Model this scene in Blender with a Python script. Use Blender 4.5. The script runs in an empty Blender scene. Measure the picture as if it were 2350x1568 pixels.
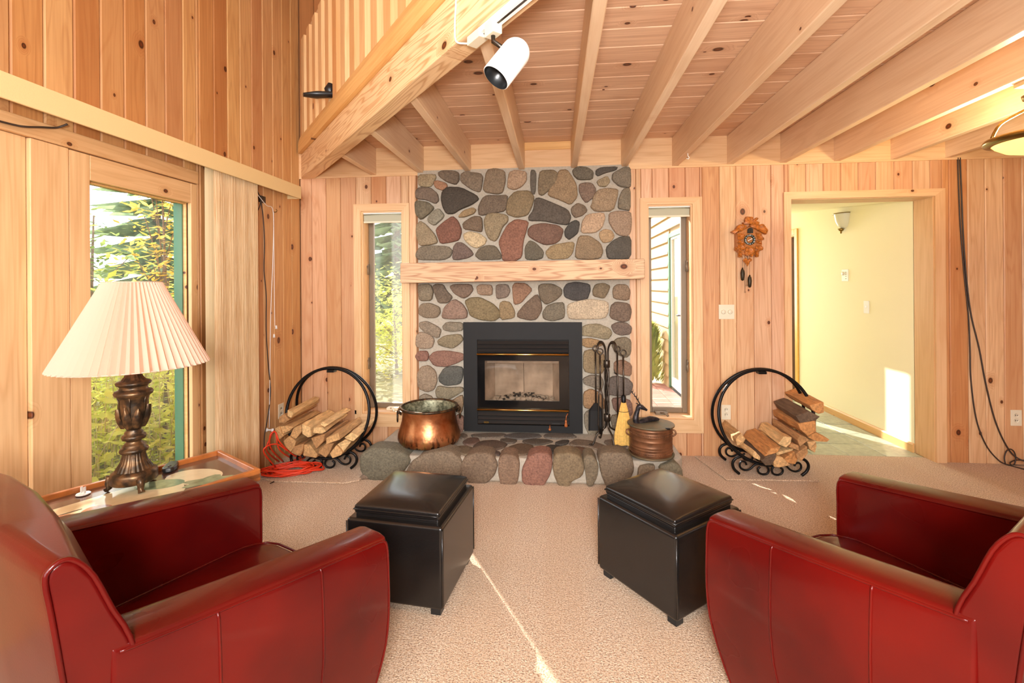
import bpy, bmesh, math, random
from mathutils import Vector, Matrix, Euler
SC = bpy.context.scene
COL = SC.collection
PI = math.pi

# ------------------------------------------------------------------ camera
F, CX, CY, TH, RO, H = 1076.0, 1175.0, 656.0, math.radians(5.31), 0.0073, 1.40
cam_d = bpy.data.cameras.new('camera')
cam_d.sensor_width = 36.0
cam_d.lens = 36.0 * F / 2350.0
cam_d.shift_y = -(784.0 - CY) / 2350.0
cam_d.clip_start = 0.02
cam = bpy.data.objects.new('camera', cam_d)
COL.objects.link(cam)
cam.matrix_world = (Matrix.Translation((0, 0, H)) @ Matrix.Rotation(TH, 4, 'Z')
                    @ Matrix.Rotation(PI / 2, 4, 'X') @ Matrix.Rotation(-RO, 4, 'Z'))
SC.camera = cam

# ------------------------------------------------------------------ light and exposure
SUN_AZ, SUN_EL = math.radians(30), math.radians(28)
world = bpy.data.worlds.new('sky')
SC.world = world
world.use_nodes = True
wn = world.node_tree
bg = wn.nodes['Background']
bg.inputs['Color'].default_value = (0.90, 0.95, 1.0, 1)
bg.inputs['Strength'].default_value = 4.0
sun_d = bpy.data.lights.new('sun', 'SUN')
sun_d.energy = 14.0
sun_d.angle = math.radians(0.53)
sun_d.color = (1.0, 0.95, 0.87)
sun = bpy.data.objects.new('sun', sun_d)
COL.objects.link(sun)
SUN_DIR = Vector((math.sin(SUN_AZ) * math.cos(SUN_EL), -math.cos(SUN_AZ) * math.cos(SUN_EL), -math.sin(SUN_EL)))
sun.rotation_euler = SUN_DIR.to_track_quat('-Z', 'Y').to_euler()
sun.location = (-6, 12, 9)


def area_light(name, loc, target, sx, sy, power, color):
    d = bpy.data.lights.new(name, 'AREA')
    d.shape = 'RECTANGLE'
    d.size, d.size_y, d.energy, d.color = sx, sy, power, color
    o = bpy.data.objects.new(name, d)
    COL.objects.link(o)
    o.location = loc
    o.rotation_euler = (Vector(target) - Vector(loc)).to_track_quat('-Z', 'Y').to_euler()
    return o


area_light('photographers_flash', (0.05, -0.45, 1.50), (0.05, 3.9, 1.62), 0.36, 0.36, 98, (1.0, 0.97, 0.94))
area_light('added_rear_fill', (-0.2, -3.05, 2.9), (0.0, 2.6, 0.6), 3.8, 2.8, 165, (1.0, 0.985, 0.96))  # added fill behind the camera, set in the rear opening
area_light('added_hall_fill', (2.36, 8.8, 1.5), (2.36, 4.0, 1.2), 0.9, 1.6, 78, (1.0, 0.98, 0.95))  # fill added at the far end to brighten the hall
SC.view_settings.view_transform = 'Standard'
SC.view_settings.look = 'None'
SC.view_settings.gamma = 1.0
SC.view_settings.use_curve_mapping = False
SC.view_settings.exposure = 0.04
SC.cycles.use_denoising = True
SC.cycles.max_bounces = 6
SC.cycles.diffuse_bounces = 4
SC.cycles.glossy_bounces = 3
SC.cycles.adaptive_threshold = 0.04
SC.cycles.use_light_tree = False
SC.cycles.transparent_max_bounces = 8
SC.cycles.sample_clamp_indirect = 6.0
SC.cycles.caustics_reflective = False
SC.cycles.caustics_refractive = False

# ------------------------------------------------------------------ photo geometry helpers
_A = (-math.sin(TH), math.cos(TH))
_R = (math.cos(TH), math.sin(TH))


def ray(x, y):
    u, v = (x - CX) / F, (CY - y) / F
    c, s = math.cos(RO), math.sin(RO)
    u, v = u * c + v * s, -u * s + v * c
    return Vector((_A[0] + u * _R[0], _A[1] + u * _R[1], v))


def onY(x, y, Y):
    d = ray(x, y); t = Y / d.y
    return Vector((d.x * t, Y, H + d.z * t))


def onX(x, y, X):
    d = ray(x, y); t = X / d.x
    return Vector((X, d.y * t, H + d.z * t))


def onZ(x, y, Z):
    d = ray(x, y); t = (Z - H) / d.z
    return Vector((d.x * t, d.y * t, Z))


def srgb(r, g, b):
    f = lambda c: c / 12.92 if c <= 0.04045 else ((c + 0.055) / 1.055) ** 2.4
    return (f(r / 255.0), f(g / 255.0), f(b / 255.0), 1.0)


# ------------------------------------------------------------------ node helpers
class NT:
    def __init__(self, name):
        self.m = bpy.data.materials.new(name)
        self.m.use_nodes = True
        self.t = self.m.node_tree
        self.b = self.t.nodes['Principled BSDF']
        self.out = self.t.nodes['Material Output']

    def n(self, typ, **kw):
        nd = self.t.nodes.new(typ)
        for k, v in kw.items():
            setattr(nd, k, v)
        return nd

    def l(self, a, b):
        self.t.links.new(a, b)

    def set(self, sock, v):
        if isinstance(v, bpy.types.NodeSocket):
            self.l(v, sock)
        else:
            sock.default_value = v

    def math(self, op, a, b=0.0, c=None, clamp=False):
        nd = self.n('ShaderNodeMath', operation=op)
        nd.use_clamp = clamp
        self.set(nd.inputs[0], a)
        self.set(nd.inputs[1], b)
        if c is not None:
            self.set(nd.inputs[2], c)
        return nd.outputs[0]

    def vmath(self, op, a, b=(0, 0, 0)):
        nd = self.n('ShaderNodeVectorMath', operation=op)
        self.set(nd.inputs[0], a)
        self.set(nd.inputs[1], b)
        return nd.outputs['Value'] if op in ('LENGTH', 'DISTANCE', 'DOT_PRODUCT') else nd.outputs[0]

    def mix(self, fac, a, b, mode='MIX'):
        nd = self.n('ShaderNodeMix', data_type='RGBA', blend_type=mode)
        self.set(nd.inputs[0], fac)
        self.set(nd.inputs[6], a)
        self.set(nd.inputs[7], b)
        return nd.outputs[2]

    def remap(self, v, a, b, c=0.0, d=1.0):
        nd = self.n('ShaderNodeMapRange')
        nd.clamp = True
        self.set(nd.inputs[0], v)
        for i, q in enumerate((a, b, c, d)):
            nd.inputs[i + 1].default_value = q
        return nd.outputs[0]

    def noise(self, vec, scale, detail=3.0, rough=0.55, dist=0.0):
        nd = self.n('ShaderNodeTexNoise')
        self.set(nd.inputs['Vector'], vec)
        nd.inputs['Scale'].default_value = scale
        nd.inputs['Detail'].default_value = detail
        nd.inputs['Roughness'].default_value = rough
        nd.inputs['Distortion'].default_value = dist
        return nd.outputs['Fac']

    def coord(self, kind='Object'):
        return self.n('ShaderNodeTexCoord').outputs[kind]

    def info(self, what):
        return self.n('ShaderNodeObjectInfo').outputs[what]

    def bump(self, h, strength=0.3, dist=0.01):
        nd = self.n('ShaderNodeBump')
        nd.inputs['Strength'].default_value = strength
        nd.inputs['Distance'].default_value = dist
        self.set(nd.inputs['Height'], h)
        self.l(nd.outputs[0], self.b.inputs['Normal'])

    def p(self, **kw):
        for k, v in kw.items():
            self.set(self.b.inputs[k.replace('_', ' ')], v)
        return self.m


AX = {'x': 0, 'y': 1, 'z': 2}


def wood(name, light, dark, along, depth, knots=0.5, var=0.35, rough=0.42, grain=0.5, bands=0.35, redder=None, freq=46.0):
    """Pine: grain runs along one local axis, knots are round on the face whose normal is the depth axis."""
    t = NT(name)
    across = [a for a in 'xyz' if a not in (along, depth)][0]
    rnd = t.info('Random')
    off = t.n('ShaderNodeCombineXYZ')
    for i, k in enumerate((31.7, 17.3, 23.9)):
        t.l(t.math('MULTIPLY', rnd, k), off.inputs[i])
    P = t.vmath('ADD', t.coord(), off.outputs[0])

    def sc(al, ac, de):
        v = [0, 0, 0]
        v[AX[along]], v[AX[across]], v[AX[depth]] = al, ac, de
        return tuple(v)
    # knots
    KA, KB = 1.6, 7.0
    vor = t.n('ShaderNodeTexVoronoi')
    vor.inputs['Scale'].default_value = 1.0
    kv = t.vmath('MULTIPLY', P, sc(KA, KB, 0))
    t.l(kv, vor.inputs['Vector'])
    diff = t.vmath('SUBTRACT', kv, vor.outputs['Position'])
    d = t.vmath('LENGTH', t.vmath('MULTIPLY', diff, sc(0.72 / KA, 1 / KB, 0)))
    sep = t.n('ShaderNodeSeparateColor')
    t.l(vor.outputs['Color'], sep.inputs[0])
    keep = t.math('GREATER_THAN', sep.outputs[0], 1.0 - knots)
    size = t.math('MULTIPLY_ADD', t.math('POWER', sep.outputs[1], 2.0), 0.015, 0.006)
    k = t.math('MULTIPLY', t.remap(t.math('DIVIDE', d, size), 0.75, 1.1, 1, 0), keep)
    halo = t.math('MULTIPLY', t.remap(t.math('DIVIDE', d, size), 0.8, 3.2, 1, 0), keep)
    # grain
    low = t.noise(t.vmath('MULTIPLY', P, sc(0.7, 9, 6)), 1.0, 2.0, 0.5, 0.3)
    wav = t.math('SINE', t.math('MULTIPLY', t.math('MULTIPLY_ADD', halo, 0.35, low), freq))
    wav = t.math('POWER', t.remap(wav, -0.4, 1.0), 2.0)
    fine = t.noise(t.vmath('MULTIPLY', P, sc(2.5, 95, 95)), 1.0, 2.0, 0.6)
    cloud = t.noise(t.vmath('MULTIPLY', P, sc(0.9, 4, 4)), 1.0, 2.0)
    f = t.math('ADD', t.math('MULTIPLY', t.remap(fine, 0.35, 0.75), grain), t.math('MULTIPLY', wav, bands), clamp=True)
    c = t.mix(f, light, dark)
    red = redder or tuple(x * y for x, y in zip(dark, (0.88, 0.72, 0.6, 1)))
    c = t.mix(t.math('MULTIPLY', t.remap(cloud, 0.45, 0.75), 0.5), c, dark)
    c = t.mix(t.math('MULTIPLY', t.math('POWER', rnd, 2.2), var), c, red)
    c = t.mix(t.math('MULTIPLY', halo, 0.45), c, red)
    kc = t.mix(t.remap(t.math('DIVIDE', d, size), 0.2, 0.75), srgb(120, 62, 30), srgb(66, 34, 18))
    c = t.mix(k, c, kc)
    c = t.mix(1.0, c, t.info('Color'), 'MULTIPLY')
    return t.p(Base_Color=c, Roughness=rough)


def plain(name, col, rough=0.5, metal=0.0, noise=0.0, nscale=40.0, bump=0.0, coat=0.0, bscale=None, **kw):
    t = NT(name)
    c = col
    if noise:
        nz = t.noise(t.coord(), nscale, 4.0)
        c = t.mix(t.remap(nz, 0.3, 0.7), tuple(x * (1 - noise) for x in col[:3]) + (1,), tuple(min(1, x * (1 + noise)) for x in col[:3]) + (1,))
    if bump:
        t.bump(t.noise(t.coord(), bscale or nscale, 4.0), bump, 0.004)
    t.p(Base_Color=c, Roughness=rough, Metallic=metal)
    if coat:
        t.b.inputs['Coat Weight'].default_value = coat
        t.b.inputs['Coat Roughness'].default_value = 0.12
    for k, v in kw.items():
        t.b.inputs[k.replace('_', ' ')].default_value = v
    return t.m


def object_colour(name, speck=0.35, scale=60.0, rough=0.8, bump=0.5, bdist=0.006, streak=None):
    """Colour comes from the object's own colour, varied by fine speckle."""
    t = NT(name)
    col = t.info('Color')
    rnd = t.info('Random')
    P = t.vmath('ADD', t.coord(), t.vmath('MULTIPLY', (13, 7, 29), t.vmath('ADD', (0, 0, 0), rnd)))
    V = t.vmath('MULTIPLY', P, streak) if streak else P
    a = t.noise(V, scale, 5.0, 0.65)
    b = t.noise(V, scale * 0.16, 3.0, 0.5)
    dk = t.mix(1.0, col, (0.55, 0.52, 0.50, 1), 'MULTIPLY')
    lt = t.mix(1.0, col, (1.45, 1.42, 1.38, 1), 'MULTIPLY')
    c = t.mix(t.remap(a, 0.34, 0.68), dk, lt)
    c = t.mix(1.0 - speck, c, col)
    c = t.mix(t.math('MULTIPLY', t.remap(b, 0.45, 0.7), 0.35), c, dk)
    t.bump(t.math('ADD', a, b), bump, bdist)
    return t.p(Base_Color=c, Roughness=rough)


M = {}
M['wall_z'] = wood('pine_wall_boards', srgb(234, 195, 154), srgb(200, 148, 106), 'z', 'y', 0.55, 0.6, redder=srgb(188, 118, 72), freq=60.0)
M['left_z'] = wood('pine_side_boards', srgb(224, 178, 122), srgb(190, 136, 84), 'z', 'x', 0.58, 0.6, redder=srgb(178, 112, 64), freq=60.0)
M['ceil_x'] = wood('pine_ceiling_boards', srgb(240, 204, 170), srgb(204, 158, 124), 'x', 'z', 0.5, 0.3, freq=60.0)
M['joist_y'] = wood('fir_joist', srgb(245, 220, 188), srgb(222, 188, 150), 'y', 'x', 0.3, 0.35, bands=0.3)
M['beam_x'] = wood('fir_beam', srgb(244, 212, 166), srgb(196, 142, 90), 'x', 'y', 0.25, 0.0, grain=0.3, bands=0.6, freq=95.0)
M['trim_x'] = wood('pine_trim_across', srgb(238, 202, 156), srgb(214, 168, 120), 'x', 'y', 0.15, 0.3)
M['trim_z'] = wood('pine_trim_upright', srgb(238, 202, 156), srgb(214, 168, 120), 'z', 'y', 0.15, 0.3)
M['trim_xy'] = wood('pine_trim_lengthwise', srgb(228, 188, 138), srgb(202, 154, 104), 'y', 'x', 0.15, 0.3)
M['trim_zx'] = wood('pine_trim_side_upright', srgb(236, 198, 148), srgb(208, 162, 112), 'z', 'x', 0.25, 0.3)
M['amber_x'] = wood('amber_pine_rail', srgb(240, 196, 130), srgb(210, 152, 84), 'x', 'y', 0.1, 0.1, bands=0.2)
M['bal_z'] = wood('pine_baluster', srgb(240, 200, 146), srgb(214, 160, 102), 'z', 'y', 0.15, 0.5, bands=0.25, redder=srgb(214, 140, 70))
M['mantel_x'] = wood('rough_mantel_timber', srgb(228, 194, 156), srgb(178, 132, 100), 'x', 'y', 0.5, 0.0, rough=0.75, grain=0.35, bands=0.7, freq=120.0)
M['loft_shade_z'] = wood('shaded_loft_boards', srgb(180, 122, 72), srgb(146, 94, 52), 'z', 'y', 0.5, 0.5)  # shade on the upper wall is worked into this darker board colour
M['backing'] = plain('dark_gap', srgb(150, 100, 62), 0.8)
M['orange_door'] = plain('honey_door_casing', srgb(226, 168, 70), 0.35, noise=0.08, nscale=12)
M['stone'] = object_colour('field_stone', 0.8, 85.0, 0.8, 0.8, 0.006)
M['mortar'] = plain('grey_mortar', srgb(180, 170, 154), 0.9, noise=0.12, nscale=55, bump=0.6, bscale=90)
M['slate'] = object_colour('slate_tile', 0.5, 22.0, 0.32, 0.25, 0.004)
M['log'] = object_colour('split_firewood', 0.7, 30.0, 0.85, 0.7, 0.006, streak=(2.2, 0.35, 2.2))
M['brickpaver'] = object_colour('red_paver', 0.4, 60.0, 0.85, 0.3)
M['black_metal'] = plain('black_wrought_iron', srgb(26, 25, 25), 0.38, 0.6)
M['tool_metal'] = plain('dark_forged_steel', srgb(74, 66, 58), 0.34, 0.85, noise=0.25, nscale=30)
M['black_panel'] = plain('black_painted_steel', srgb(33, 32, 32), 0.6, 0.0, noise=0.06, nscale=9, Specular_IOR_Level=0.25)
M['black_louver'] = plain('black_louver_steel', srgb(40, 36, 34), 0.5, 0.0)
M['brass'] = plain('polished_brass', srgb(214, 176, 104), 0.22, 1.0)
M['antique_brass'] = plain('antique_brass', srgb(140, 118, 70), 0.26, 1.0)
M['white_plastic'] = plain('ivory_plastic', srgb(232, 222, 196), 0.4)
M['pure_white'] = plain('white_plastic', srgb(244, 243, 240), 0.4)
M['cream_paint'] = plain('pale_yellow_paint', srgb(252, 243, 206), 0.7)
M['cream_ceiling'] = plain('pale_yellow_ceiling', srgb(252, 242, 200), 0.8)
M['green_paint'] = plain('dark_green_cladding', srgb(66, 116, 84), 0.5)
M['valance'] = plain('tan_fabric', srgb(236, 208, 152), 0.85, noise=0.04, nscale=300, bump=0.15, bscale=400)
M['shade_blind'] = plain('sage_roller_fabric', srgb(184, 182, 158), 0.7)
M['black_leather'] = plain('black_leather', srgb(24, 22, 21), 0.26, noise=0.12, nscale=14, bump=0.12, bscale=260, coat=0.25)
M['black_plastic'] = plain('black_plastic', srgb(30, 31, 32), 0.3)
M['cord_dark'] = plain('dark_brown_cord', srgb(58, 44, 36), 0.5)
M['cord_orange'] = plain('orange_cord', srgb(226, 62, 30), 0.42)
M['firebox'] = plain('sooty_firebrick', srgb(176, 158, 142), 0.9, noise=0.35, nscale=7)
M['soot'] = plain('charred_black', srgb(34, 32, 31), 0.85)
M['ash'] = plain('grey_ash', srgb(168, 156, 142), 0.95, noise=0.3, nscale=40)
M['broom_straw'] = plain('golden_broom_straw', srgb(226, 178, 92), 0.75, noise=0.18, nscale=70)
M['wood_knob'] = plain('varnished_knob_wood', srgb(168, 92, 44), 0.3, coat=0.4)
M['frost'] = plain('frosted_glass_shade', srgb(226, 222, 196), 0.35)
M['table_rim'] = plain('walnut_rim', srgb(170, 98, 44), 0.32, noise=0.22, nscale=18, coat=0.4)
M['tray_brown'] = plain('lacquered_brown_top', srgb(96, 70, 58), 0.14, coat=0.6)
M['print_cream'] = plain('printed_cream', srgb(224, 208, 170), 0.16, noise=0.08, nscale=20, coat=0.6)
M['print_green'] = plain('printed_green', srgb(130, 146, 112), 0.16, noise=0.3, nscale=30, coat=0.6)
M['print_fruit'] = plain('printed_plum', srgb(170, 120, 92), 0.16, noise=0.3, nscale=24, coat=0.6)
M['print_orange'] = plain('printed_orange', srgb(206, 150, 84), 0.16, noise=0.5, nscale=60, coat=0.6)
M['clock_wood'] = plain('carved_clock_wood', srgb(176, 108, 46), 0.42, noise=0.25, nscale=45, bump=0.5, bscale=120)
M['clock_leaf'] = plain('carved_leaf_wood', srgb(186, 110, 40), 0.38, noise=0.45, nscale=60, bump=0.7, bscale=110)
M['ground_out'] = plain('forest_ground', srgb(120, 112, 70), 0.95, noise=0.35, nscale=6)
M['siding'] = plain('cream_siding', srgb(198, 166, 118), 0.8, noise=0.05, nscale=8)
M['trunk'] = plain('bark', srgb(120, 100, 80), 0.9, noise=0.35, nscale=20, bump=0.6)
M['roof'] = plain('plain_plaster', srgb(206, 170, 130), 0.9)
M['bulb_glow'] = plain('lit_amber_glass', srgb(255, 196, 70), 0.4)


def make_special():
    # carpet
    t = NT('beige_fleck_carpet')
    P = t.coord()
    a = t.noise(P, 120.0, 3.0, 0.75)
    b = t.noise(P, 160.0, 2.0, 0.6)
    lo = t.noise(P, 2.2, 3.0)
    c = t.mix(t.remap(a, 0.40, 0.62), srgb(198, 162, 126), srgb(238, 214, 186))
    c = t.mix(t.math('MULTIPLY', t.remap(b, 0.55, 0.62), 0.85), c, srgb(140, 97, 62))
    c = t.mix(t.math('MULTIPLY', t.remap(b, 0.42, 0.34), 0.5), c, srgb(244, 226, 204))
    # vacuum-cleaner lanes: pile brushed two ways
    sx = t.n('ShaderNodeSeparateXYZ')
    t.l(P, sx.inputs[0])
    lane = t.math('SINE', t.math('MULTIPLY_ADD', t.math('ADD', sx.outputs[0], t.math('MULTIPLY', lo, 0.06)), 17.0, 0.6))
    lane = t.remap(lane, -0.25, 0.25)
    c = t.mix(t.math('MULTIPLY', lane, 0.16), c, srgb(200, 157, 114))
    t.bump(t.math('ADD', a, b), 0.7, 0.012)
    t.p(Base_Color=c, Roughness=0.95)
    t.b.inputs['Sheen Weight'].default_value = 0.25
    M['carpet'] = t.m
    # red leather
    t = NT('oxblood_leather')
    P = t.coord()
    a = t.noise(P, 2.2, 3.0, 0.55)
    b = t.noise(P, 4.0, 2.0, 0.5)
    c = t.mix(t.remap(a, 0.2, 0.8), srgb(52, 2, 4), srgb(108, 12, 6))
    t.bump(t.noise(P, 240.0, 2.0), 0.06, 0.002)
    t.p(Base_Color=c, Roughness=t.remap(b, 0.0, 1.0, 0.20, 0.40))
    t.b.inputs['Coat Weight'].default_value = 0.28
    t.b.inputs['Coat Roughness'].default_value = 0.09
    t.b.inputs['Specular IOR Level'].default_value = 0.2
    M['leather'] = t.m
    # copper cauldron
    t = NT('aged_hammered_copper')
    P = t.coord()
    a = t.noise(P, 7.0, 4.0, 0.6)
    sp = t.n('ShaderNodeSeparateXYZ')
    t.l(P, sp.inputs[0])
    drip = t.noise(t.vmath('MULTIPLY', P, (26, 26, 7)), 1.0, 3.0, 0.6)
    lowz = t.remap(sp.outputs[2], 0.02, 0.13, 1, 0)
    c = t.mix(t.remap(a, 0.35, 0.68), srgb(158, 92, 54), srgb(216, 150, 102))
    c = t.mix(t.math('MULTIPLY', t.remap(drip, 0.52, 0.56), lowz), c, srgb(60, 44, 34))
    c = t.mix(t.math('MULTIPLY', t.remap(t.noise(P, 16.0, 3.0), 0.55, 0.7), t.math('MULTIPLY', lowz, 0.6)), c, srgb(196, 168, 92))
    t.bump(t.noise(P, 26.0, 2.0), 0.25, 0.006)
    t.p(Base_Color=c, Roughness=t.remap(a, 0.3, 0.7, 0.26, 0.42), Metallic=0.92)
    M['copper'] = t.m
    t = NT('tinned_inside')
    P = t.coord()
    c = t.mix(t.remap(t.noise(P, 22.0, 5.0, 0.7), 0.42, 0.62), srgb(92, 92, 70), srgb(182, 180, 150))
    t.p(Base_Color=c, Roughness=0.5, Metallic=0.55)
    M['tinned'] = t.m
    t = NT('dull_brown_copper')
    P = t.coord()
    c = t.mix(t.remap(t.noise(P, 12.0, 4.0), 0.35, 0.7), srgb(104, 70, 48), srgb(150, 102, 70))
    t.p(Base_Color=c, Roughness=0.45, Metallic=0.6)
    M['brown_copper'] = t.m
    t = NT('verdigris_lid')
    P = t.coord()
    c = t.mix(t.remap(t.noise(P, 10.0, 5.0), 0.4, 0.65), srgb(120, 102, 76), srgb(96, 98, 82))
    t.p(Base_Color=c, Roughness=0.55, Metallic=0.5)
    M['lid_copper'] = t.m
    t = NT('dark_bronze')
    P = t.coord()
    c = t.mix(t.remap(t.noise(P, 30.0, 4.0), 0.4, 0.66), srgb(62, 52, 42), srgb(122, 92, 62))
    t.p(Base_Color=c, Roughness=0.36, Metallic=0.7)
    M['bronze'] = t.m
    t = NT('black_bronze')
    P = t.coord()
    c = t.mix(t.remap(t.noise(P, 40.0, 3.0), 0.4, 0.66), srgb(44, 42, 46), srgb(78, 72, 74))
    t.p(Base_Color=c, Roughness=0.35, Metallic=0.6)
    M['deer_metal'] = t.m
    # thin glass; screen haze and glare are mixed in as a whitish share
    for nm, haze, tint in (('clear_pane', 0.02, (1, 1, 1, 1)), ('hazy_pane', 0.05, (1, 1, 1, 1)), ('smoked_pane', 0.03, (0.95, 0.92, 0.88, 1)), ('glare_pane', 0.012, (1, 1, 1, 1))):
        t = NT(nm)
        tr = t.n('ShaderNodeBsdfTransparent')
        tr.inputs[0].default_value = tint
        gl = t.n('ShaderNodeBsdfGlossy')
        gl.inputs['Roughness'].default_value = 0.02
        df = t.n('ShaderNodeBsdfTranslucent')
        df.inputs[0].default_value = (0.95, 0.96, 0.93, 1)
        lw = t.n('ShaderNodeLayerWeight')
        lw.inputs[0].default_value = 0.5
        m1 = t.n('ShaderNodeMixShader')
        t.l(t.math('MULTIPLY_ADD', t.math('POWER', lw.outputs['Facing'], 5.0), 0.6, 0.025), m1.inputs[0])
        t.l(tr.outputs[0], m1.inputs[1]); t.l(gl.outputs[0], m1.inputs[2])
        m2 = t.n('ShaderNodeMixShader')
        m2.inputs[0].default_value = haze
        t.l(m1.outputs[0], m2.inputs[1]); t.l(df.outputs[0], m2.inputs[2])
        t.l(m2.outputs[0], t.out.inputs[0])
        M[nm] = t.m
    # leaves: translucent
    for nm, c1, c2 in (('leaf_yellow_green', srgb(172, 184, 70), srgb(226, 220, 122)), ('leaf_green', srgb(84, 112, 52), srgb(150, 164, 92)),
                       ('leaf_gold', srgb(196, 164, 62), srgb(226, 208, 110)), ('hazed_needle', srgb(112, 134, 100), srgb(164, 180, 134)),  # conifer greens paled to put distant haze into the colour
                       ('juniper', srgb(136, 156, 76), srgb(204, 208, 124)), ('dry_grass', srgb(196, 182, 128), srgb(226, 216, 170))):
        t = NT(nm)
        c = t.mix(t.remap(t.noise(t.coord(), 3.0, 3.0), 0.35, 0.65), c1, c2)
        df = t.n('ShaderNodeBsdfDiffuse'); tl = t.n('ShaderNodeBsdfTranslucent')
        t.l(c, df.inputs[0]); t.l(c, tl.inputs[0])
        mx = t.n('ShaderNodeMixShader'); mx.inputs[0].default_value = 0.45
        t.l(df.outputs[0], mx.inputs[1]); t.l(tl.outputs[0], mx.inputs[2])
        t.l(mx.outputs[0], t.out.inputs[0])
        M[nm] = t.m
    # pleated lamp shade and vertical blinds: cloth that lets light through
    for nm, c, w in (('pleated_shade_cloth', srgb(238, 208, 186), 0.35), ('woven_blind', srgb(226, 192, 138), 0.06), ('cream_blind', srgb(248, 234, 196), 0.3)):
        t = NT(nm)
        P = t.coord()
        if nm == 'woven_blind':
            nz = t.noise(t.vmath('MULTIPLY', P, (300, 300, 4)), 1.0, 3.0, 0.7)
            c = t.mix(t.remap(nz, 0.38, 0.62), srgb(206, 166, 118), srgb(244, 220, 180))
        df = t.n('ShaderNodeBsdfDiffuse'); tl = t.n('ShaderNodeBsdfTranslucent')
        t.set(df.inputs[0], c); t.set(tl.inputs[0], c)
        mx = t.n('ShaderNodeMixShader'); mx.inputs[0].default_value = w
        t.l(df.outputs[0], mx.inputs[1]); t.l(tl.outputs[0], mx.inputs[2])
        t.l(mx.outputs[0], t.out.inputs[0])
        M[nm] = t.m
    # lit amber bowl of the pendant
    t = NT('lit_amber_bowl')
    e = t.n('ShaderNodeEmission')
    lw = t.n('ShaderNodeLayerWeight'); lw.inputs[0].default_value = 0.5
    e.inputs[0].default_value = srgb(255, 216, 120)
    e.inputs[1].default_value = 1.6
    ad = t.n('ShaderNodeAddShader')
    t.p(Base_Color=srgb(250, 206, 110), Roughness=0.25)
    t.l(t.b.outputs[0], ad.inputs[0]); t.l(e.outputs[0], ad.inputs[1])
    t.l(ad.outputs[0], t.out.inputs[0])
    M['amber_bowl'] = t.m


make_special()


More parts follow.
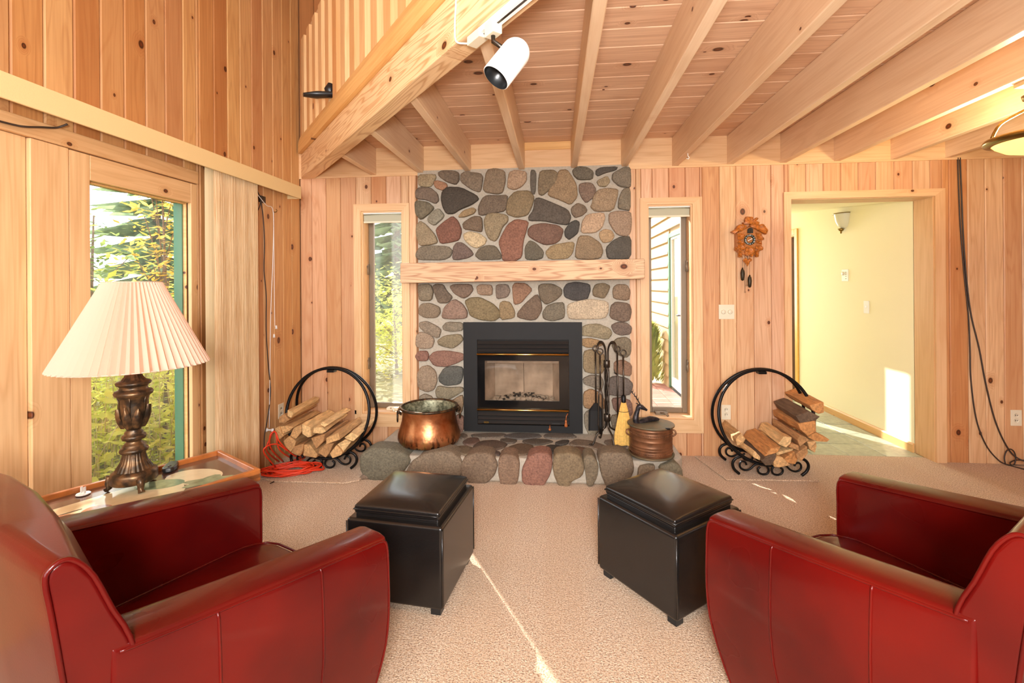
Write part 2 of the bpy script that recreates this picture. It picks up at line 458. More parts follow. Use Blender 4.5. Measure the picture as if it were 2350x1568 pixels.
# ------------------------------------------------------------------ mesh helpers
class MB:
    def __init__(self):
        self.v, self.f, self.s = [], [], []

    def add(self, vs, fs, smooth=False):
        o = len(self.v)
        self.v += [tuple(v) for v in vs]
        self.f += [tuple(i + o for i in f) for f in fs]
        self.s += [smooth] * len(fs)
        return self

    def box(self, x0, x1, y0, y1, z0, z1):
        vs = [(x, y, z) for z in (z0, z1) for y in (y0, y1) for x in (x0, x1)]
        return self.add(vs, [(0, 2, 3, 1), (4, 5, 7, 6), (0, 1, 5, 4), (2, 6, 7, 3), (0, 4, 6, 2), (1, 3, 7, 5)])

    def prism(self, poly, axis, a, b, smooth=False):
        n = len(poly)
        mk = {'x': lambda p, d: (d, p[0], p[1]), 'y': lambda p, d: (p[0], d, p[1]), 'z': lambda p, d: (p[0], p[1], d)}[axis]
        vs = [mk(p, a) for p in poly] + [mk(p, b) for p in poly]
        fs = [tuple(range(n)), tuple(range(2 * n - 1, n - 1, -1))]
        self.add(vs, fs)
        o = len(self.v) - 2 * n
        for i in range(n):
            j = (i + 1) % n
            self.f.append((o + i, o + j, o + n + j, o + n + i)); self.s.append(smooth)
        return self

    def tube(self, pts, r, n=8, closed=False, caps=True, flat=1.0):
        pts = [Vector(p) for p in pts]
        m = len(pts)
        rs = r if isinstance(r, (list, tuple)) else [r] * m
        rings = []
        up = None
        for i, p in enumerate(pts):
            if closed:
                t = pts[(i + 1) % m] - pts[i - 1]
            else:
                t = pts[min(i + 1, m - 1)] - pts[max(i - 1, 0)]
            t = t.normalized() if t.length > 1e-9 else Vector((0, 0, 1))
            if up is None:
                up = Vector((0, 0, 1)) if abs(t.z) < 0.9 else Vector((0, 1, 0))
            a = t.cross(up)
            if a.length < 1e-6:
                a = t.orthogonal()
            a.normalize()
            b = a.cross(t).normalized()
            up = b
            rings.append([p + a * (math.cos(2 * PI * k / n) * rs[i]) + b * (math.sin(2 * PI * k / n) * rs[i] * flat) for k in range(n)])
        vs = [v for ring in rings for v in ring]
        fs = []
        for i in range(m if closed else m - 1):
            j = (i + 1) % m
            for k in range(n):
                l = (k + 1) % n
                fs.append((i * n + k, i * n + l, j * n + l, j * n + k))
        self.add(vs, fs, True)
        if caps and not closed:
            o = len(self.v) - len(vs)
            self.f.append(tuple(o + k for k in range(n))); self.s.append(False)
            self.f.append(tuple(o + (m - 1) * n + k for k in range(n - 1, -1, -1))); self.s.append(False)
        return self

    def lathe(self, prof, n=32, c=(0, 0, 0), mod=None, caps=False, smooth=True):
        vs, fs = [], []
        for i, (r, z) in enumerate(prof):
            for k in range(n):
                a = 2 * PI * k / n
                rr = r * (mod(a, i, r, z) if mod else 1.0)
                vs.append((c[0] + rr * math.cos(a), c[1] + rr * math.sin(a), c[2] + z))
        for i in range(len(prof) - 1):
            for k in range(n):
                l = (k + 1) % n
                fs.append((i * n + k, i * n + l, (i + 1) * n + l, (i + 1) * n + k))
        self.add(vs, fs, smooth)
        if caps:
            o = len(self.v) - len(vs)
            self.f.append(tuple(o + k for k in range(n))); self.s.append(False)
            q = o + (len(prof) - 1) * n
            self.f.append(tuple(q + k for k in range(n - 1, -1, -1))); self.s.append(False)
        return self

    def ball(self, c, rx, ry, rz, n=12, m=8):
        prof = [(math.sin(PI * i / m), -math.cos(PI * i / m)) for i in range(m + 1)]
        vs = [(c[0] + max(r, 1e-4) * rx * math.cos(2 * PI * k / n), c[1] + max(r, 1e-4) * ry * math.sin(2 * PI * k / n), c[2] + z * rz) for r, z in prof for k in range(n)]
        fs = [(i * n + k, i * n + (k + 1) % n, (i + 1) * n + (k + 1) % n, (i + 1) * n + k) for i in range(m) for k in range(n)]
        return self.add(vs, fs, True)

    def mesh(self, name, org=(0, 0, 0), recalc=True):
        me = bpy.data.meshes.new(name)
        ox, oy, oz = org
        me.from_pydata([(x - ox, y - oy, z - oz) for x, y, z in self.v], [], self.f)
        me.polygons.foreach_set('use_smooth', self.s)
        me.update()
        if recalc:
            bm = bmesh.new(); bm.from_mesh(me)
            bmesh.ops.recalc_face_normals(bm, faces=bm.faces)
            bm.to_mesh(me); bm.free()
        return me

    def build(self, name, mat, parent=None, org=None, world=True, bevel=0.0, seg=2, sub=0, smooth=False, recalc=True):
        """world=True: vertices are in world space; org becomes the object's origin. world=False: local to the parent."""
        if org is None:
            org = (0, 0, 0) if not world else (tuple(self.v[0]) if parent is not None else (0, 0, 0))
        me = self.mesh(name, org, recalc)
        me.materials.append(M[mat] if isinstance(mat, str) else mat)
        o = bpy.data.objects.new(name, me)
        COL.objects.link(o)
        o.location = org
        if parent is not None:
            o.parent = parent
            if world:
                o.location = Vector(org) - root_loc(parent)
        if bevel:
            md = o.modifiers.new('bevel', 'BEVEL')
            md.width, md.segments, md.limit_method, md.angle_limit = bevel, seg, 'ANGLE', math.radians(35)
            if smooth or seg > 1:
                for p in me.polygons:
                    p.use_smooth = True
                md.harden_normals = False
                wn_ = o.modifiers.new('normals', 'WEIGHTED_NORMAL')
                wn_.keep_sharp = True
        if sub:
            md = o.modifiers.new('smooth', 'SUBSURF')
            md.levels = md.render_levels = sub
            for p in me.polygons:
                p.use_smooth = True
        return o


def root_loc(o):
    """World position of an unrotated object chain."""
    v = Vector((0, 0, 0))
    while o is not None:
        v += Vector(o.location)
        o = o.parent
    return v


def tag(o, label, cat=None, group=None, kind=None):
    o['label'] = label
    if cat: o['category'] = cat
    if group: o['group'] = group
    if kind: o['kind'] = kind
    return o


def empty(name, loc, label=None, cat=None, group=None, kind=None, rz=0.0):
    o = bpy.data.objects.new(name, None)
    COL.objects.link(o)
    o.empty_display_size = 0.05
    o.location = loc
    o.rotation_euler = (0, 0, rz)
    if label:
        tag(o, label, cat, group, kind)
    return o


def chaikin(pts, it=1):
    for _ in range(it):
        q = []
        for i in range(len(pts)):
            a, b = Vector(pts[i]), Vector(pts[(i + 1) % len(pts)])
            q += [a * 0.82 + b * 0.18, a * 0.18 + b * 0.82]
        pts = q
    return pts


def smooth_path(pts, k=6, closed=False):
    """Catmull-Rom through the points."""
    pts = [Vector(p) for p in pts]
    n = len(pts)
    out = []
    rng = range(n) if closed else range(n - 1)
    for i in rng:
        p0 = pts[(i - 1) % n] if closed else pts[max(i - 1, 0)]
        p1, p2 = pts[i], pts[(i + 1) % n]
        p3 = pts[(i + 2) % n] if closed else pts[min(i + 2, n - 1)]
        for j in range(k):
            t = j / k
            out.append(0.5 * ((2 * p1) + (p2 - p0) * t + (2 * p0 - 5 * p1 + 4 * p2 - p3) * t * t + (3 * p1 - p0 - 3 * p2 + p3) * t ** 3))
    if not closed:
        out.append(pts[-1])
    return out

# ================================================================== the setting
LX, WY = -2.24, 3.946           # inner faces of the left and the fireplace wall
ZB, ZC = 2.368, 2.60            # underside of the joists, underside of the loft boards
TOPZ, RX, RY = 4.8, 5.0, -3.2
rnd = random.Random(7)

# ---- floor
m = MB(); m.box(LX - 0.1, RX, RY, WY + 0.10, -0.12, 0.0)
tag(m.build('floor', 'carpet'), 'beige flecked wall-to-wall carpet of the sitting room', 'floor', kind='structure')


def cut_columns(cols, holes, z0, z1):
    """Vertical boards between neighbouring seams, cut away where an opening is."""
    out = []
    for a, b in zip(cols[:-1], cols[1:]):
        xs = sorted({a, b} | {e for h in holes for e in h[:2] if a + 0.012 < e < b - 0.012})
        for p, q in zip(xs[:-1], xs[1:]):
            mid = (p + q) / 2
            spans = [(z0, z1)]
            for hx0, hx1, hz0, hz1 in holes:
                if hx0 < mid < hx1:
                    nxt = []
                    for s0, s1 in spans:
                        if hz1 <= s0 or hz0 >= s1:
                            nxt.append((s0, s1)); continue
                        if hz0 > s0 + 0.01: nxt.append((s0, hz0))
                        if hz1 < s1 - 0.01: nxt.append((hz1, s1))
                    spans = nxt
            out += [(p, q, s0, s1) for s0, s1 in spans]
    return out


tint_rnd = random.Random(5)


def board_tint():
    """Boards differ: most nearly alike, a few redder and darker."""
    if tint_rnd.random() < 0.13:
        return (0.84, 0.70, 0.58, 1)
    g = tint_rnd.uniform(0.93, 1.03)
    return (g, g * tint_rnd.uniform(0.96, 1.02), g * tint_rnd.uniform(0.92, 1.04), 1)


def plank_y(x0, x1, z0, z1, yf, parent, mat, c=0.006, t=0.018, g=0.0012, name='plank'):
    x0 += g; x1 -= g
    c = min(c, (x1 - x0) * 0.3)
    tint = board_tint()
    m = MB().prism([(x0, yf + t), (x0, yf + c), (x0 + c, yf), (x1 - c, yf), (x1, yf + c), (x1, yf + t)], 'z', z0, z1)
    o = m.build(name, mat, parent)
    o.color = tint
    return o


def plank_x(y0, y1, z0, z1, xf, parent, mat, c=0.006, t=0.018, g=0.0012, name='plank'):
    y0 += g; y1 -= g
    m = MB().prism([(xf - t, y0), (xf - c, y0), (xf, y0 + c), (xf, y1 - c), (xf - c, y1), (xf - t, y1)], 'z', z0, z1)
    o = m.build(name, mat, parent)
    o.color = board_tint()
    return o


# ---- fireplace wall
W1o, W1i = (-1.745, -1.249, 0.19, 2.118), (-1.680, -1.311, 0.30, 2.056)
W2o, W2i = (0.695, 1.187, 0.19, 2.112), (0.755, 1.113, 0.30, 2.056)
DOo, DOi = (1.822, 3.012, -0.01, 2.132), (1.875, 2.939, -0.01, 2.075)
m = MB()
xs = [LX - 0.15, W1i[0], W1i[1], W2i[0], W2i[1], DOi[0], DOi[1], RX]
for i in range(7):
    a, b = xs[i], xs[i + 1]
    if i == 1: zz = [(-0.1, W1i[2]), (W1i[3], TOPZ)]
    elif i == 3: zz = [(-0.1, W2i[2]), (W2i[3], TOPZ)]
    elif i == 5: zz = [(DOi[3], TOPZ)]
    elif i == 2: zz = [(-0.1, 0.17), (1.05, TOPZ)]
    else: zz = [(-0.1, TOPZ)]
    for z0, z1 in zz:
        m.box(a, b, WY + 0.018, WY + 0.20, z0, z1)
m.box(W1i[1], -0.64, WY + 0.018, WY + 0.20, 0.17, 1.05)
m.box(0.10, W2i[0], WY + 0.018, WY + 0.20, 0.17, 1.05)
wall_back = tag(m.build('wall_back', 'backing'), 'fireplace wall panelled with upright knotty pine boards', 'wall', kind='structure')
seamsL = [-2.24, -2.136, -2.004, -1.871, -1.733, -1.595, -1.46, -1.328, -1.193]
seamsR = [0.531, 0.664, 0.797, 0.93, 1.061, 1.192, 1.33, 1.459, 1.595, 1.73, 1.864, 1.997, 2.129, 2.261, 2.392, 2.521, 2.657, 2.793, 2.92,
          3.053, 3.186, 3.31, 3.441, 3.57, 3.70, 3.83, 3.96, 4.09, 4.22, 4.35, 4.48, 4.61, 4.74, 4.87, 5.0]
ins = lambda h, e=0.01: (h[0] + e, h[1] - e, h[2] + e if h[2] > 0 else h[2], h[3] - e)
for cols in (seamsL, seamsR):
    for a, b, z0, z1 in cut_columns(cols, [ins(W1o), ins(W2o), ins(DOo)], 0.0, ZB):
        o = plank_y(a, b, z0, z1, WY, wall_back, 'wall_z')
        if 3.0 < (a + b) / 2 < 3.19:            # the two dark boards right of the doorway
            o.color = (0.80, 0.60, 0.42, 1)
x = LX
while x < 1.6:                                   # upper boards behind the loft railing
    plank_y(x, x + 0.135, 2.66, TOPZ, WY, wall_back, 'loft_shade_z')
    x += 0.135
JX = [-1.563, -1.141, -0.731, -0.274, 0.159, 0.569, 0.979, 1.411, 1.821, 2.226, 2.645, 3.04, 3.46, 3.87, 4.28, 4.69]
edges = [LX] + JX + [RX]
for a, b in zip(edges[:-1], edges[1:]):
    a0 = a + (0.025 if a in JX else 0.0); b0 = b - (0.025 if b in JX else 0.0)
    m = MB(); m.box(a0, b0, WY - 0.014, WY + 0.02, ZB, ZC); m.build('rim_board', 'trim_x', wall_back)
m = MB(); m.box(LX, DOo[1] + 2.0, WY - 0.010, WY + 0.02, ZB - 0.014, ZB); m.build('picture_ledge', 'trim_x', wall_back)
m = MB(); m.box(-0.28, 0.145, WY - 0.028, WY - 0.014, 2.535, ZC - 0.002); m.build('filler_strip', 'amber_x', wall_back)

# ---- left wall with the tall window
W3 = (2.07, 2.70, 0.10, 1.925)
m = MB()
for y0, y1, z0, z1 in ((RY, W3[0], -0.1, TOPZ), (W3[0], W3[1], -0.1, W3[2]), (W3[0], W3[1], W3[3], TOPZ), (W3[1], WY + 0.2, -0.1, TOPZ)):
    m.box(LX - 0.104, LX - 0.020, y0, y1, z0, z1)
wall_left = tag(m.build('wall_left', 'backing'), 'tall left wall of upright orange knotty pine boards', 'wall', kind='structure')
ys = [1.741 + 0.1294 * i for i in range(-7, 18)]
ys[-1] = WY - 0.001
for a, b, z0, z1 in cut_columns(ys, [(-5, 2.752, -1, 2.125)], 0.0, TOPZ):
    plank_x(a, b, z0, z1, LX, wall_left, 'left_z')
m = MB(); m.box(LX - 0.02, LX + 0.012, 0.6, 2.752, 2.052, 2.13); m.build('head_board', 'trim_xy', wall_left, bevel=0.003, seg=1)
m = MB(); m.box(LX - 0.02, LX - 0.012, 0.6, 1.803, 0.0, 2.05); m.build('flat_panel', 'trim_zx', wall_left)
m = MB(); m.box(LX - 0.02, LX + 0.006, 1.807, 1.968, 0.0, 2.05); m.build('upright_board', 'trim_zx', wall_left, bevel=0.004, seg=2)
m = MB(); m.box(LX - 0.02, RY * 0 + LX - 0.016, RY, 0.6, 0.0, TOPZ); m.build('flat_panel', 'left_z', wall_left)

# ---- other sides of the room and the roof
m = MB()
m.box(LX - 0.17, RX, RY - 0.15, RY, -0.1, 0.7); m.box(LX - 0.17, RX, RY - 0.15, RY, 4.4, TOPZ)
m.box(LX - 0.17, -2.1, RY - 0.15, RY, 0.7, 4.4); m.box(1.8, RX, RY - 0.15, RY, 0.7, 4.4)  # gap between the boxes is an opening added for the fill
tag(m.build('wall_rear', 'left_z'), 'pine wall behind the viewer with a large opening added to let in light', 'wall', kind='structure')
m = MB(); m.box(RX, RX + 0.15, RY - 0.15, WY + 0.2, -0.1, TOPZ)
tag(m.build('wall_right', 'left_z'), 'pine wall closing the right side of the room', 'wall', kind='structure')
m = MB(); m.box(LX - 0.6, RX + 0.3, RY - 0.5, WY + 0.5, TOPZ, TOPZ + 0.15)
tag(m.build('ceiling_upper', 'roof'), 'plain high ceiling over the open loft', 'ceiling', kind='structure')

# ---- beamed ceiling under the loft
B0 = Vector((-2.219, 3.93, 0)); BD = Vector((0.6546, -0.756, 0)).normalized(); BN = Vector((-BD.y, BD.x, 0))
BROT = math.atan2(BD.y, BD.x)
ceiling = empty('ceiling', (0, 0, ZC), 'low beamed ceiling of pine boards carrying the loft', 'ceiling', kind='structure')


def beam_x(y, off):
    return B0.x + (B0.y - y) * (BD.x / -BD.y) + off / BN.x


yy = WY - 0.004
k = 0
while yy > RY + 0.02:
    y1, y0 = yy, yy - 0.171
    xl0, xl1 = beam_x(y0, 0.06), beam_x(y1, 0.06)
    g, c = 0.0012, 0.005
    if min(xl0, xl1) < RX - 0.3:
        m = MB()
        # chamfered board with an oblique end against the beam
        prof = [(y0 + g, ZC + 0.02), (y0 + g, ZC + c), (y0 + g + c, ZC), (y1 - g - c, ZC), (y1 - g, ZC + c), (y1 - g, ZC + 0.02)]
        vs = [(beam_x(p[0], 0.06), p[0], p[1]) for p in prof] + [(RX, p[0], p[1]) for p in prof]
        m.add(vs, [tuple(range(6)), tuple(range(11, 5, -1))] + [(i, (i + 1) % 6, 6 + (i + 1) % 6, 6 + i) for i in range(6)])
        m.build('ceiling_plank', 'ceil_x', ceiling)
    yy -= 0.171
for i, jx in enumerate(JX):
    yb = B0.y - (jx - B0.x) * (-BD.y / BD.x)          # where the diagonal beam is met
    yb += 0.05 / BD.x
    y0 = max(yb, RY)
    w = 0.025
    m = MB(); m.box(jx - w, jx + w, y0, WY - 0.002, ZB, ZC - 0.001)
    m.build('joist', 'joist_y', ceiling, bevel=0.004, seg=1)
m = MB(); m.box(0, 7.4, 0.0, 0.10, 2.355, 2.566)
lb = m.build('loft_beam', 'beam_x', ceiling, world=False, bevel=0.006, seg=2)
lb.location = (B0.x - 0.0, B0.y, -ZC); lb.rotation_euler = (0, 0, BROT)
m = MB(); m.box(2.245, 2.62, 2.30, 2.52, ZB - 0.02, ZB - 0.001)
m.build('fixture_board', 'trim_x', ceiling)

# ---- loft railing along the beam
rail = empty('loft_railing', (B0.x, B0.y, 2.566), 'pine loft railing with upright balusters above the diagonal beam', 'railing', rz=BROT)
m = MB().prism([(-0.028, 0.0), (-0.028, 0.085), (-0.012, 0.142), (0.10, 0.142), (0.10, 0.0)], 'x', 0.02, 7.4)
m.build('bottom_rail', 'amber_x', rail, world=False)
m = MB(); m.box(0.02, 7.4, 0.045, 0.085, 0.90, 1.09)
m.build('handrail', 'trim_x', rail, world=False, bevel=0.008)
mb = MB(); mb.box(0, 0.098, 0.0, 0.042, 0.13, 0.995)
bm_ = mb.mesh('baluster'); bm_.materials.append(M['bal_z'])
s = 0.04
while s < 6.4:
    o = bpy.data.objects.new('baluster', bm_); COL.objects.link(o); o.parent = rail; o.location = (s, 0, 0)
    s += 0.1985
# small dark thing lying on the loft edge
lo_ = B0 + BD * 0.98 - BN * 0.02
w = tag(empty('loft_ornament', (lo_.x, lo_.y, 2.708)), 'black flat-ended ornament poking between the loft balusters', 'ornament')
m = MB(); m.tube([onY(731, 240, 3.2) * 0 + Vector((-0.13, -0.09, 0.02)), (-0.06, -0.04, 0.035), (0.02, 0.0, 0.05), (0.12, 0.05, 0.06)], [0.024, 0.046, 0.040, 0.02], 8, flat=0.5)
m.build('blade', 'black_plastic', w, world=False)
m = MB(); m.tube([(0.0, 0.02, 0.05), (0.0, 0.02, 0.10), (0.01, 0.02, 0.14)], [0.020, 0.036, 0.016], 8, flat=0.6)
m.build('fin', 'black_plastic', w, world=False)

# ---- windows beside the fireplace


def casing(parent, o, i, y, t, apron=True, sillz=None):
    """Four mitred boards round an opening on the fireplace wall."""
    ox0, ox1, oz0, oz1 = o; ix0, ix1, iz0, iz1 = i
    if not apron: oz0 = iz0 = 0.0
    MB().prism([(ox0, oz1), (ox1, oz1), (ix1, iz1), (ix0, iz1)], 'y', y - t, y + 0.02).build('casing', 'trim_x', parent)
    MB().prism([(ox0, oz0), (ox0, oz1), (ix0, iz1), (ix0, iz0)], 'y', y - t, y + 0.02).build('casing', 'trim_z', parent)
    MB().prism([(ox1, oz0), (ox1, oz1), (ix1, iz1), (ix1, iz0)], 'y', y - t, y + 0.02).build('casing', 'trim_z', parent)
    if apron:
        MB().prism([(ox0, oz0), (ox1, oz0), (ix1, iz0), (ix0, iz0)], 'y', y - t, y + 0.02).build('casing', 'trim_x', parent)


def casement(name, label, o, i, hinge, pane):
    x0, x1, z0, z1 = i
    w = empty(name, ((x0 + x1) / 2, WY, z0), label, 'window', kind='structure')
    casing(w, o, i, WY, 0.018)
    yj = WY + 0.20
    m = MB(); m.box(x0 - 0.001, x0 + 0.012, WY, yj, z0, z1); m.build('jamb', 'trim_zx', w)
    m = MB(); m.box(x1 - 0.012, x1 + 0.001, WY, yj, z0, z1); m.build('jamb', 'trim_zx', w)
    m = MB(); m.box(x0 + 0.012, x1 - 0.012, WY, yj, z1 - 0.012, z1 + 0.001); m.build('head_jamb', 'trim_x', w)
    m = MB(); m.box(x0 + 0.012, x1 - 0.012, WY - 0.006, yj, z0 - 0.001, z0 + 0.016); m.build('sill', 'trim_x', w, bevel=0.004)
    ys0, ys1, sw = WY + 0.125, WY + 0.165, 0.042
    a0, a1, c0, c1 = x0 + 0.014, x1 - 0.014, z0 + 0.018, z1 - 0.014
    for n_, bx in (('stile', (a0, a0 + sw, c0, c1)), ('stile', (a1 - sw, a1, c0, c1)), ('sash_rail', (a0 + sw, a1 - sw, c0, c0 + sw)), ('sash_rail', (a0 + sw, a1 - sw, c1 - sw, c1))):
        m = MB(); m.box(bx[0], bx[1], ys0, ys1, bx[2], bx[3]); m.build(n_, 'bronze_frame', w, bevel=0.004)
    m = MB(); m.box(a0 + sw - 0.004, a1 - sw + 0.004, ys0 + 0.018, ys0 + 0.022, c0 + sw - 0.004, c1 - sw + 0.004); m.build('pane', pane, w)
    # roller shade at the head
    sh = MB(); sh.tube([(x0 + 0.014, WY + 0.045, z1 - 0.045), (x1 - 0.014, WY + 0.045, z1 - 0.045)], 0.026, 16)
    s_ = sh.build('roller_shade', 'shade_blind', w)
    m = MB(); m.box(x0 + 0.016, x1 - 0.016, WY + 0.018, WY + 0.021, z1 - 0.088, z1 - 0.035); m.build('shade_cloth', 'shade_blind', s_)
    m = MB(); m.box(x0 + 0.014, x1 - 0.014, WY + 0.012, WY + 0.027, z1 - 0.100, z1 - 0.086); m.build('hem_bar', 'white_plastic', s_, bevel=0.002)
    m = MB(); m.box(x0 + 0.013, x1 - 0.013, WY + 0.01, WY + 0.07, z1 - 0.022, z1 - 0.0125); m.build('head_rail', 'pure_white', s_)
    # latches on the hinge side and the crank on the sill
    hx = x0 + 0.014 if hinge < 0 else x1 - 0.014
    for zz in (z0 + 0.42, z1 - 0.50):
        m = MB(); m.box(hx - 0.008, hx + 0.008, WY + 0.095, WY + 0.124, zz - 0.045, zz + 0.045)
        m.tube([(hx - hinge * -0.004, WY + 0.09, zz + 0.03), (hx - hinge * 0.012, WY + 0.075, zz), (hx - hinge * 0.010, WY + 0.08, zz - 0.05)], 0.005, 6)
        m.build('latch', 'bronze_frame', w)
    cx_ = (x0 + x1) / 2 + 0.06 * hinge * -1
    m = MB(); m.box(cx_ - 0.05, cx_ + 0.05, WY + 0.05, WY + 0.12, z0 + 0.016, z0 + 0.036)
    m.tube([(cx_ - 0.01, WY + 0.05, z0 + 0.034), (cx_ + 0.01, WY + 0.02, z0 + 0.045), (cx_ + 0.04, WY + 0.0, z0 + 0.02)], [0.008, 0.007, 0.010], 8)
    m.build('crank', 'white_plastic' if hinge < 0 else 'bronze_frame', w)
    return w


M['bronze_frame'] = plain('bronze_window_frame', srgb(132, 116, 96), 0.45, 0.3)
casement('window_1', 'narrow hazy casement window left of the stone fireplace', W1o, W1i, -1, 'hazy_pane')
casement('window_2', 'narrow clear casement window right of the stone fireplace', W2o, W2i, 1, 'clear_pane')

# ---- tall window in the left wall
w3 = empty('window_3', (LX, W3[0], 0), 'large window in the left wall behind the table lamp', 'window', kind='structure')
for n_, b, mt in (('stile', (LX - 0.03, LX + 0.002, 1.972, 2.07, 0.0, 2.048), 'trim_zx'), ('stile', (LX - 0.03, LX + 0.002, 2.70, 2.752, 0.0, 2.048), 'trim_zx'),
                  ('top_rail', (LX - 0.03, LX + 0.002, 2.07, 2.70, 1.925, 2.048), 'trim_xy'), ('bottom_rail', (LX - 0.03, LX + 0.002, 2.07, 2.70, 0.0, 0.10), 'trim_xy')):
    m = MB(); m.box(*b); m.build(n_, mt, w3, bevel=0.004)
for b in ((LX - 0.048, LX - 0.028, 2.07, 2.078, 0.10, 1.925), (LX - 0.048, LX - 0.028, 2.694, 2.70, 0.10, 1.925), (LX - 0.048, LX - 0.028, 2.078, 2.694, 1.917, 1.925)):
    m = MB(); m.box(*b); m.build('glazing_bead', 'amber_x', w3)
m = MB(); m.box(LX - 0.046, LX - 0.041, 2.076, 2.694, 0.10, 1.918); m.build('pane', 'glare_pane', w3)
m = MB(); m.box(LX - 0.105, LX - 0.05, 2.688, 2.715, 0.0, 1.95); m.build('outer_jamb', 'green_paint', w3)
m = MB(); m.box(LX - 0.105, LX - 0.05, 2.05, 2.08, 0.0, 1.95); m.build('outer_jamb', 'green_paint', w3)

# ---- doorway into the hall
d1 = empty('door_1', (2.41, WY, 0), 'wide cased pine doorway opening to the yellow hall', 'doorway', kind='structure')
casing(d1, DOo, DOi, WY, 0.018, apron=False)
m = MB(); m.box(DOi[1] - 0.004, DOi[1] + 0.012, WY + 0.0, WY + 0.204, 0.0, DOi[3]); m.build('jamb', 'trim_zx', d1)
m = MB(); m.box(DOi[0] - 0.012, DOi[0] + 0.004, WY + 0.0, WY + 0.204, 0.0, DOi[3]); m.build('jamb', 'trim_zx', d1)
m = MB(); m.box(DOi[0] + 0.004, DOi[1] - 0.004, WY + 0.0, WY + 0.204, DOi[3] - 0.004, DOi[3] + 0.012); m.build('head_jamb', 'trim_x', d1)

# ---- the hall beyond
HXL, HXR, HY0, HY1 = 1.80, 2.935, WY + 0.20, 9.0
hz = lambda y: 2.085 + 0.095 * (y - HY0)
m = MB(); m.box(HXR, HXR + 0.12, HY0, 6.05, -0.1, 3.0); m.box(HXR, HXR + 0.12, 6.85, HY1, -0.1, 3.0); m.box(HXR, HXR + 0.12, 6.05, 6.85, 2.0, 3.0)
tag(m.build('wall_hall_right', 'cream_paint'), 'pale yellow hall wall with a bright sun patch', 'wall', kind='structure')
GD = (6.42, 6.76, 0.10, 2.03)    # glazed part of the side door
m = MB()
m.box(1.66, HXL, HY0, 6.05, -0.1, 3.0); m.box(1.66, HXL, 6.82, HY1, -0.1, 3.0); m.box(1.66, HXL, 6.05, 6.82, -0.1, 0.0); m.box(1.66, HXL, 6.05, 6.82, 2.06, 3.0)
tag(m.build('wall_hall_left', 'cream_paint'), 'pale yellow hall wall holding the glazed side door', 'wall', kind='structure')
m = MB(); m.box(1.66, 2.05, HY1, HY1 + 0.12, -0.1, 3.0); m.box(2.70, HXR + 0.12, HY1, HY1 + 0.12, -0.1, 3.0); m.box(2.05, 2.70, HY1, HY1 + 0.12, -0.1, 0.6); m.box(2.05, 2.70, HY1, HY1 + 0.12, 2.1, 3.0)  # middle gap added to let sky light into the hall
tag(m.build('wall_hall_end', 'cream_paint'), 'far end wall of the hall with an opening added to let in light', 'wall', kind='structure')
m = MB(); m.add([(1.66, HY0, hz(HY0)), (HXR + 0.1, HY0, hz(HY0)), (HXR + 0.1, HY1, hz(HY1)), (1.66, HY1, hz(HY1)),
                 (1.66, HY0, 3.0), (HXR + 0.1, HY0, 3.0), (HXR + 0.1, HY1, 3.0), (1.66, HY1, 3.0)],
                [(0, 1, 2, 3), (4, 5, 6, 7), (0, 1, 5, 4), (1, 2, 6, 5), (2, 3, 7, 6), (3, 0, 4, 7)])
tag(m.build('ceiling_hall', 'cream_ceiling'), 'sloping pale yellow hall ceiling', 'ceiling', kind='structure')
m = MB(); m.box(1.66, HXR, WY + 0.10, HY1, -0.12, -0.012)
fh = tag(m.build('floor_hall', 'mortar'), 'grey green slate tiled floor of the hall', 'floor', kind='structure')
tx = [HXL, 2.085, 2.37, 2.655, HXR]
ty0 = WY + 0.10
for j in range(16):
    for i in range(4):
        y0, y1 = ty0 + j * 0.30, ty0 + (j + 1) * 0.30
        if y1 > HY1: continue
        m = MB(); dz = rnd.uniform(-0.002, 0.0015)
        m.box(tx[i] + 0.003, tx[i + 1] - 0.003, y0 + 0.003, y1 - 0.003, -0.014, dz)
        o = m.build('slate_tile', 'slate', fh, bevel=0.002, seg=1)
        g = rnd.uniform(-10, 10)
        o.color = srgb(172 + g, 178 + g, 160 + g)
        o.rotation_euler = (rnd.uniform(-.004, .004), rnd.uniform(-.004, .004), 0)
m = MB().prism([(HXR, 0.0), (HXR - 0.016, 0.0), (HXR - 0.016, 0.062), (HXR - 0.008, 0.075), (HXR, 0.075)], 'y', HY0 + 0.006, 5.98)
M['base_y'] = wood('honey_baseboard', srgb(226, 180, 118), srgb(200, 146, 84), 'y', 'x', 0.1, 0.1)
tag(m.build('baseboard_hall', 'base_y'), 'honey pine baseboard along the yellow hall wall', 'baseboard', kind='structure')
d2 = empty('door_2', (HXR, 6.45, 0), 'dark doorway with honey casing far down the hall', 'doorway', kind='structure')
for b in ((HXR - 0.018, HXR, 5.98, 6.05, 0, 2.07), (HXR - 0.018, HXR, 6.85, 6.92, 0, 2.07), (HXR - 0.018, HXR, 6.05, 6.85, 2.0, 2.07)):
    m = MB(); m.box(*b); m.build('casing', 'orange_door', d2, bevel=0.004)
for b in ((HXR, HXR + 0.12, 6.05, 6.064, 0, 2.0), (HXR, HXR + 0.12, 6.836, 6.85, 0, 2.0), (HXR, HXR + 0.12, 6.064, 6.836, 1.986, 2.0)):
    m = MB(); m.box(*b); m.build('jamb', 'orange_door', d2)
M['dark_door'] = plain('dark_stained_door', srgb(86, 58, 36), 0.9, noise=0.15, nscale=8, Specular_IOR_Level=0.1)
m = MB(); m.box(HXR + 0.06, HXR + 0.10, 6.066, 6.834, 0.01, 1.984); m.build('door_leaf', 'dark_door', d2)

# ================================================================== stone fireplace
FY = 3.905                        # face of the mortar
HZ = 0.175                        # top of the hearth mortar
fire = empty('stone_fireplace', (-0.28, 3.75, 0), 'fieldstone chimney breast and raised hearth with grey mortar', 'fireplace')
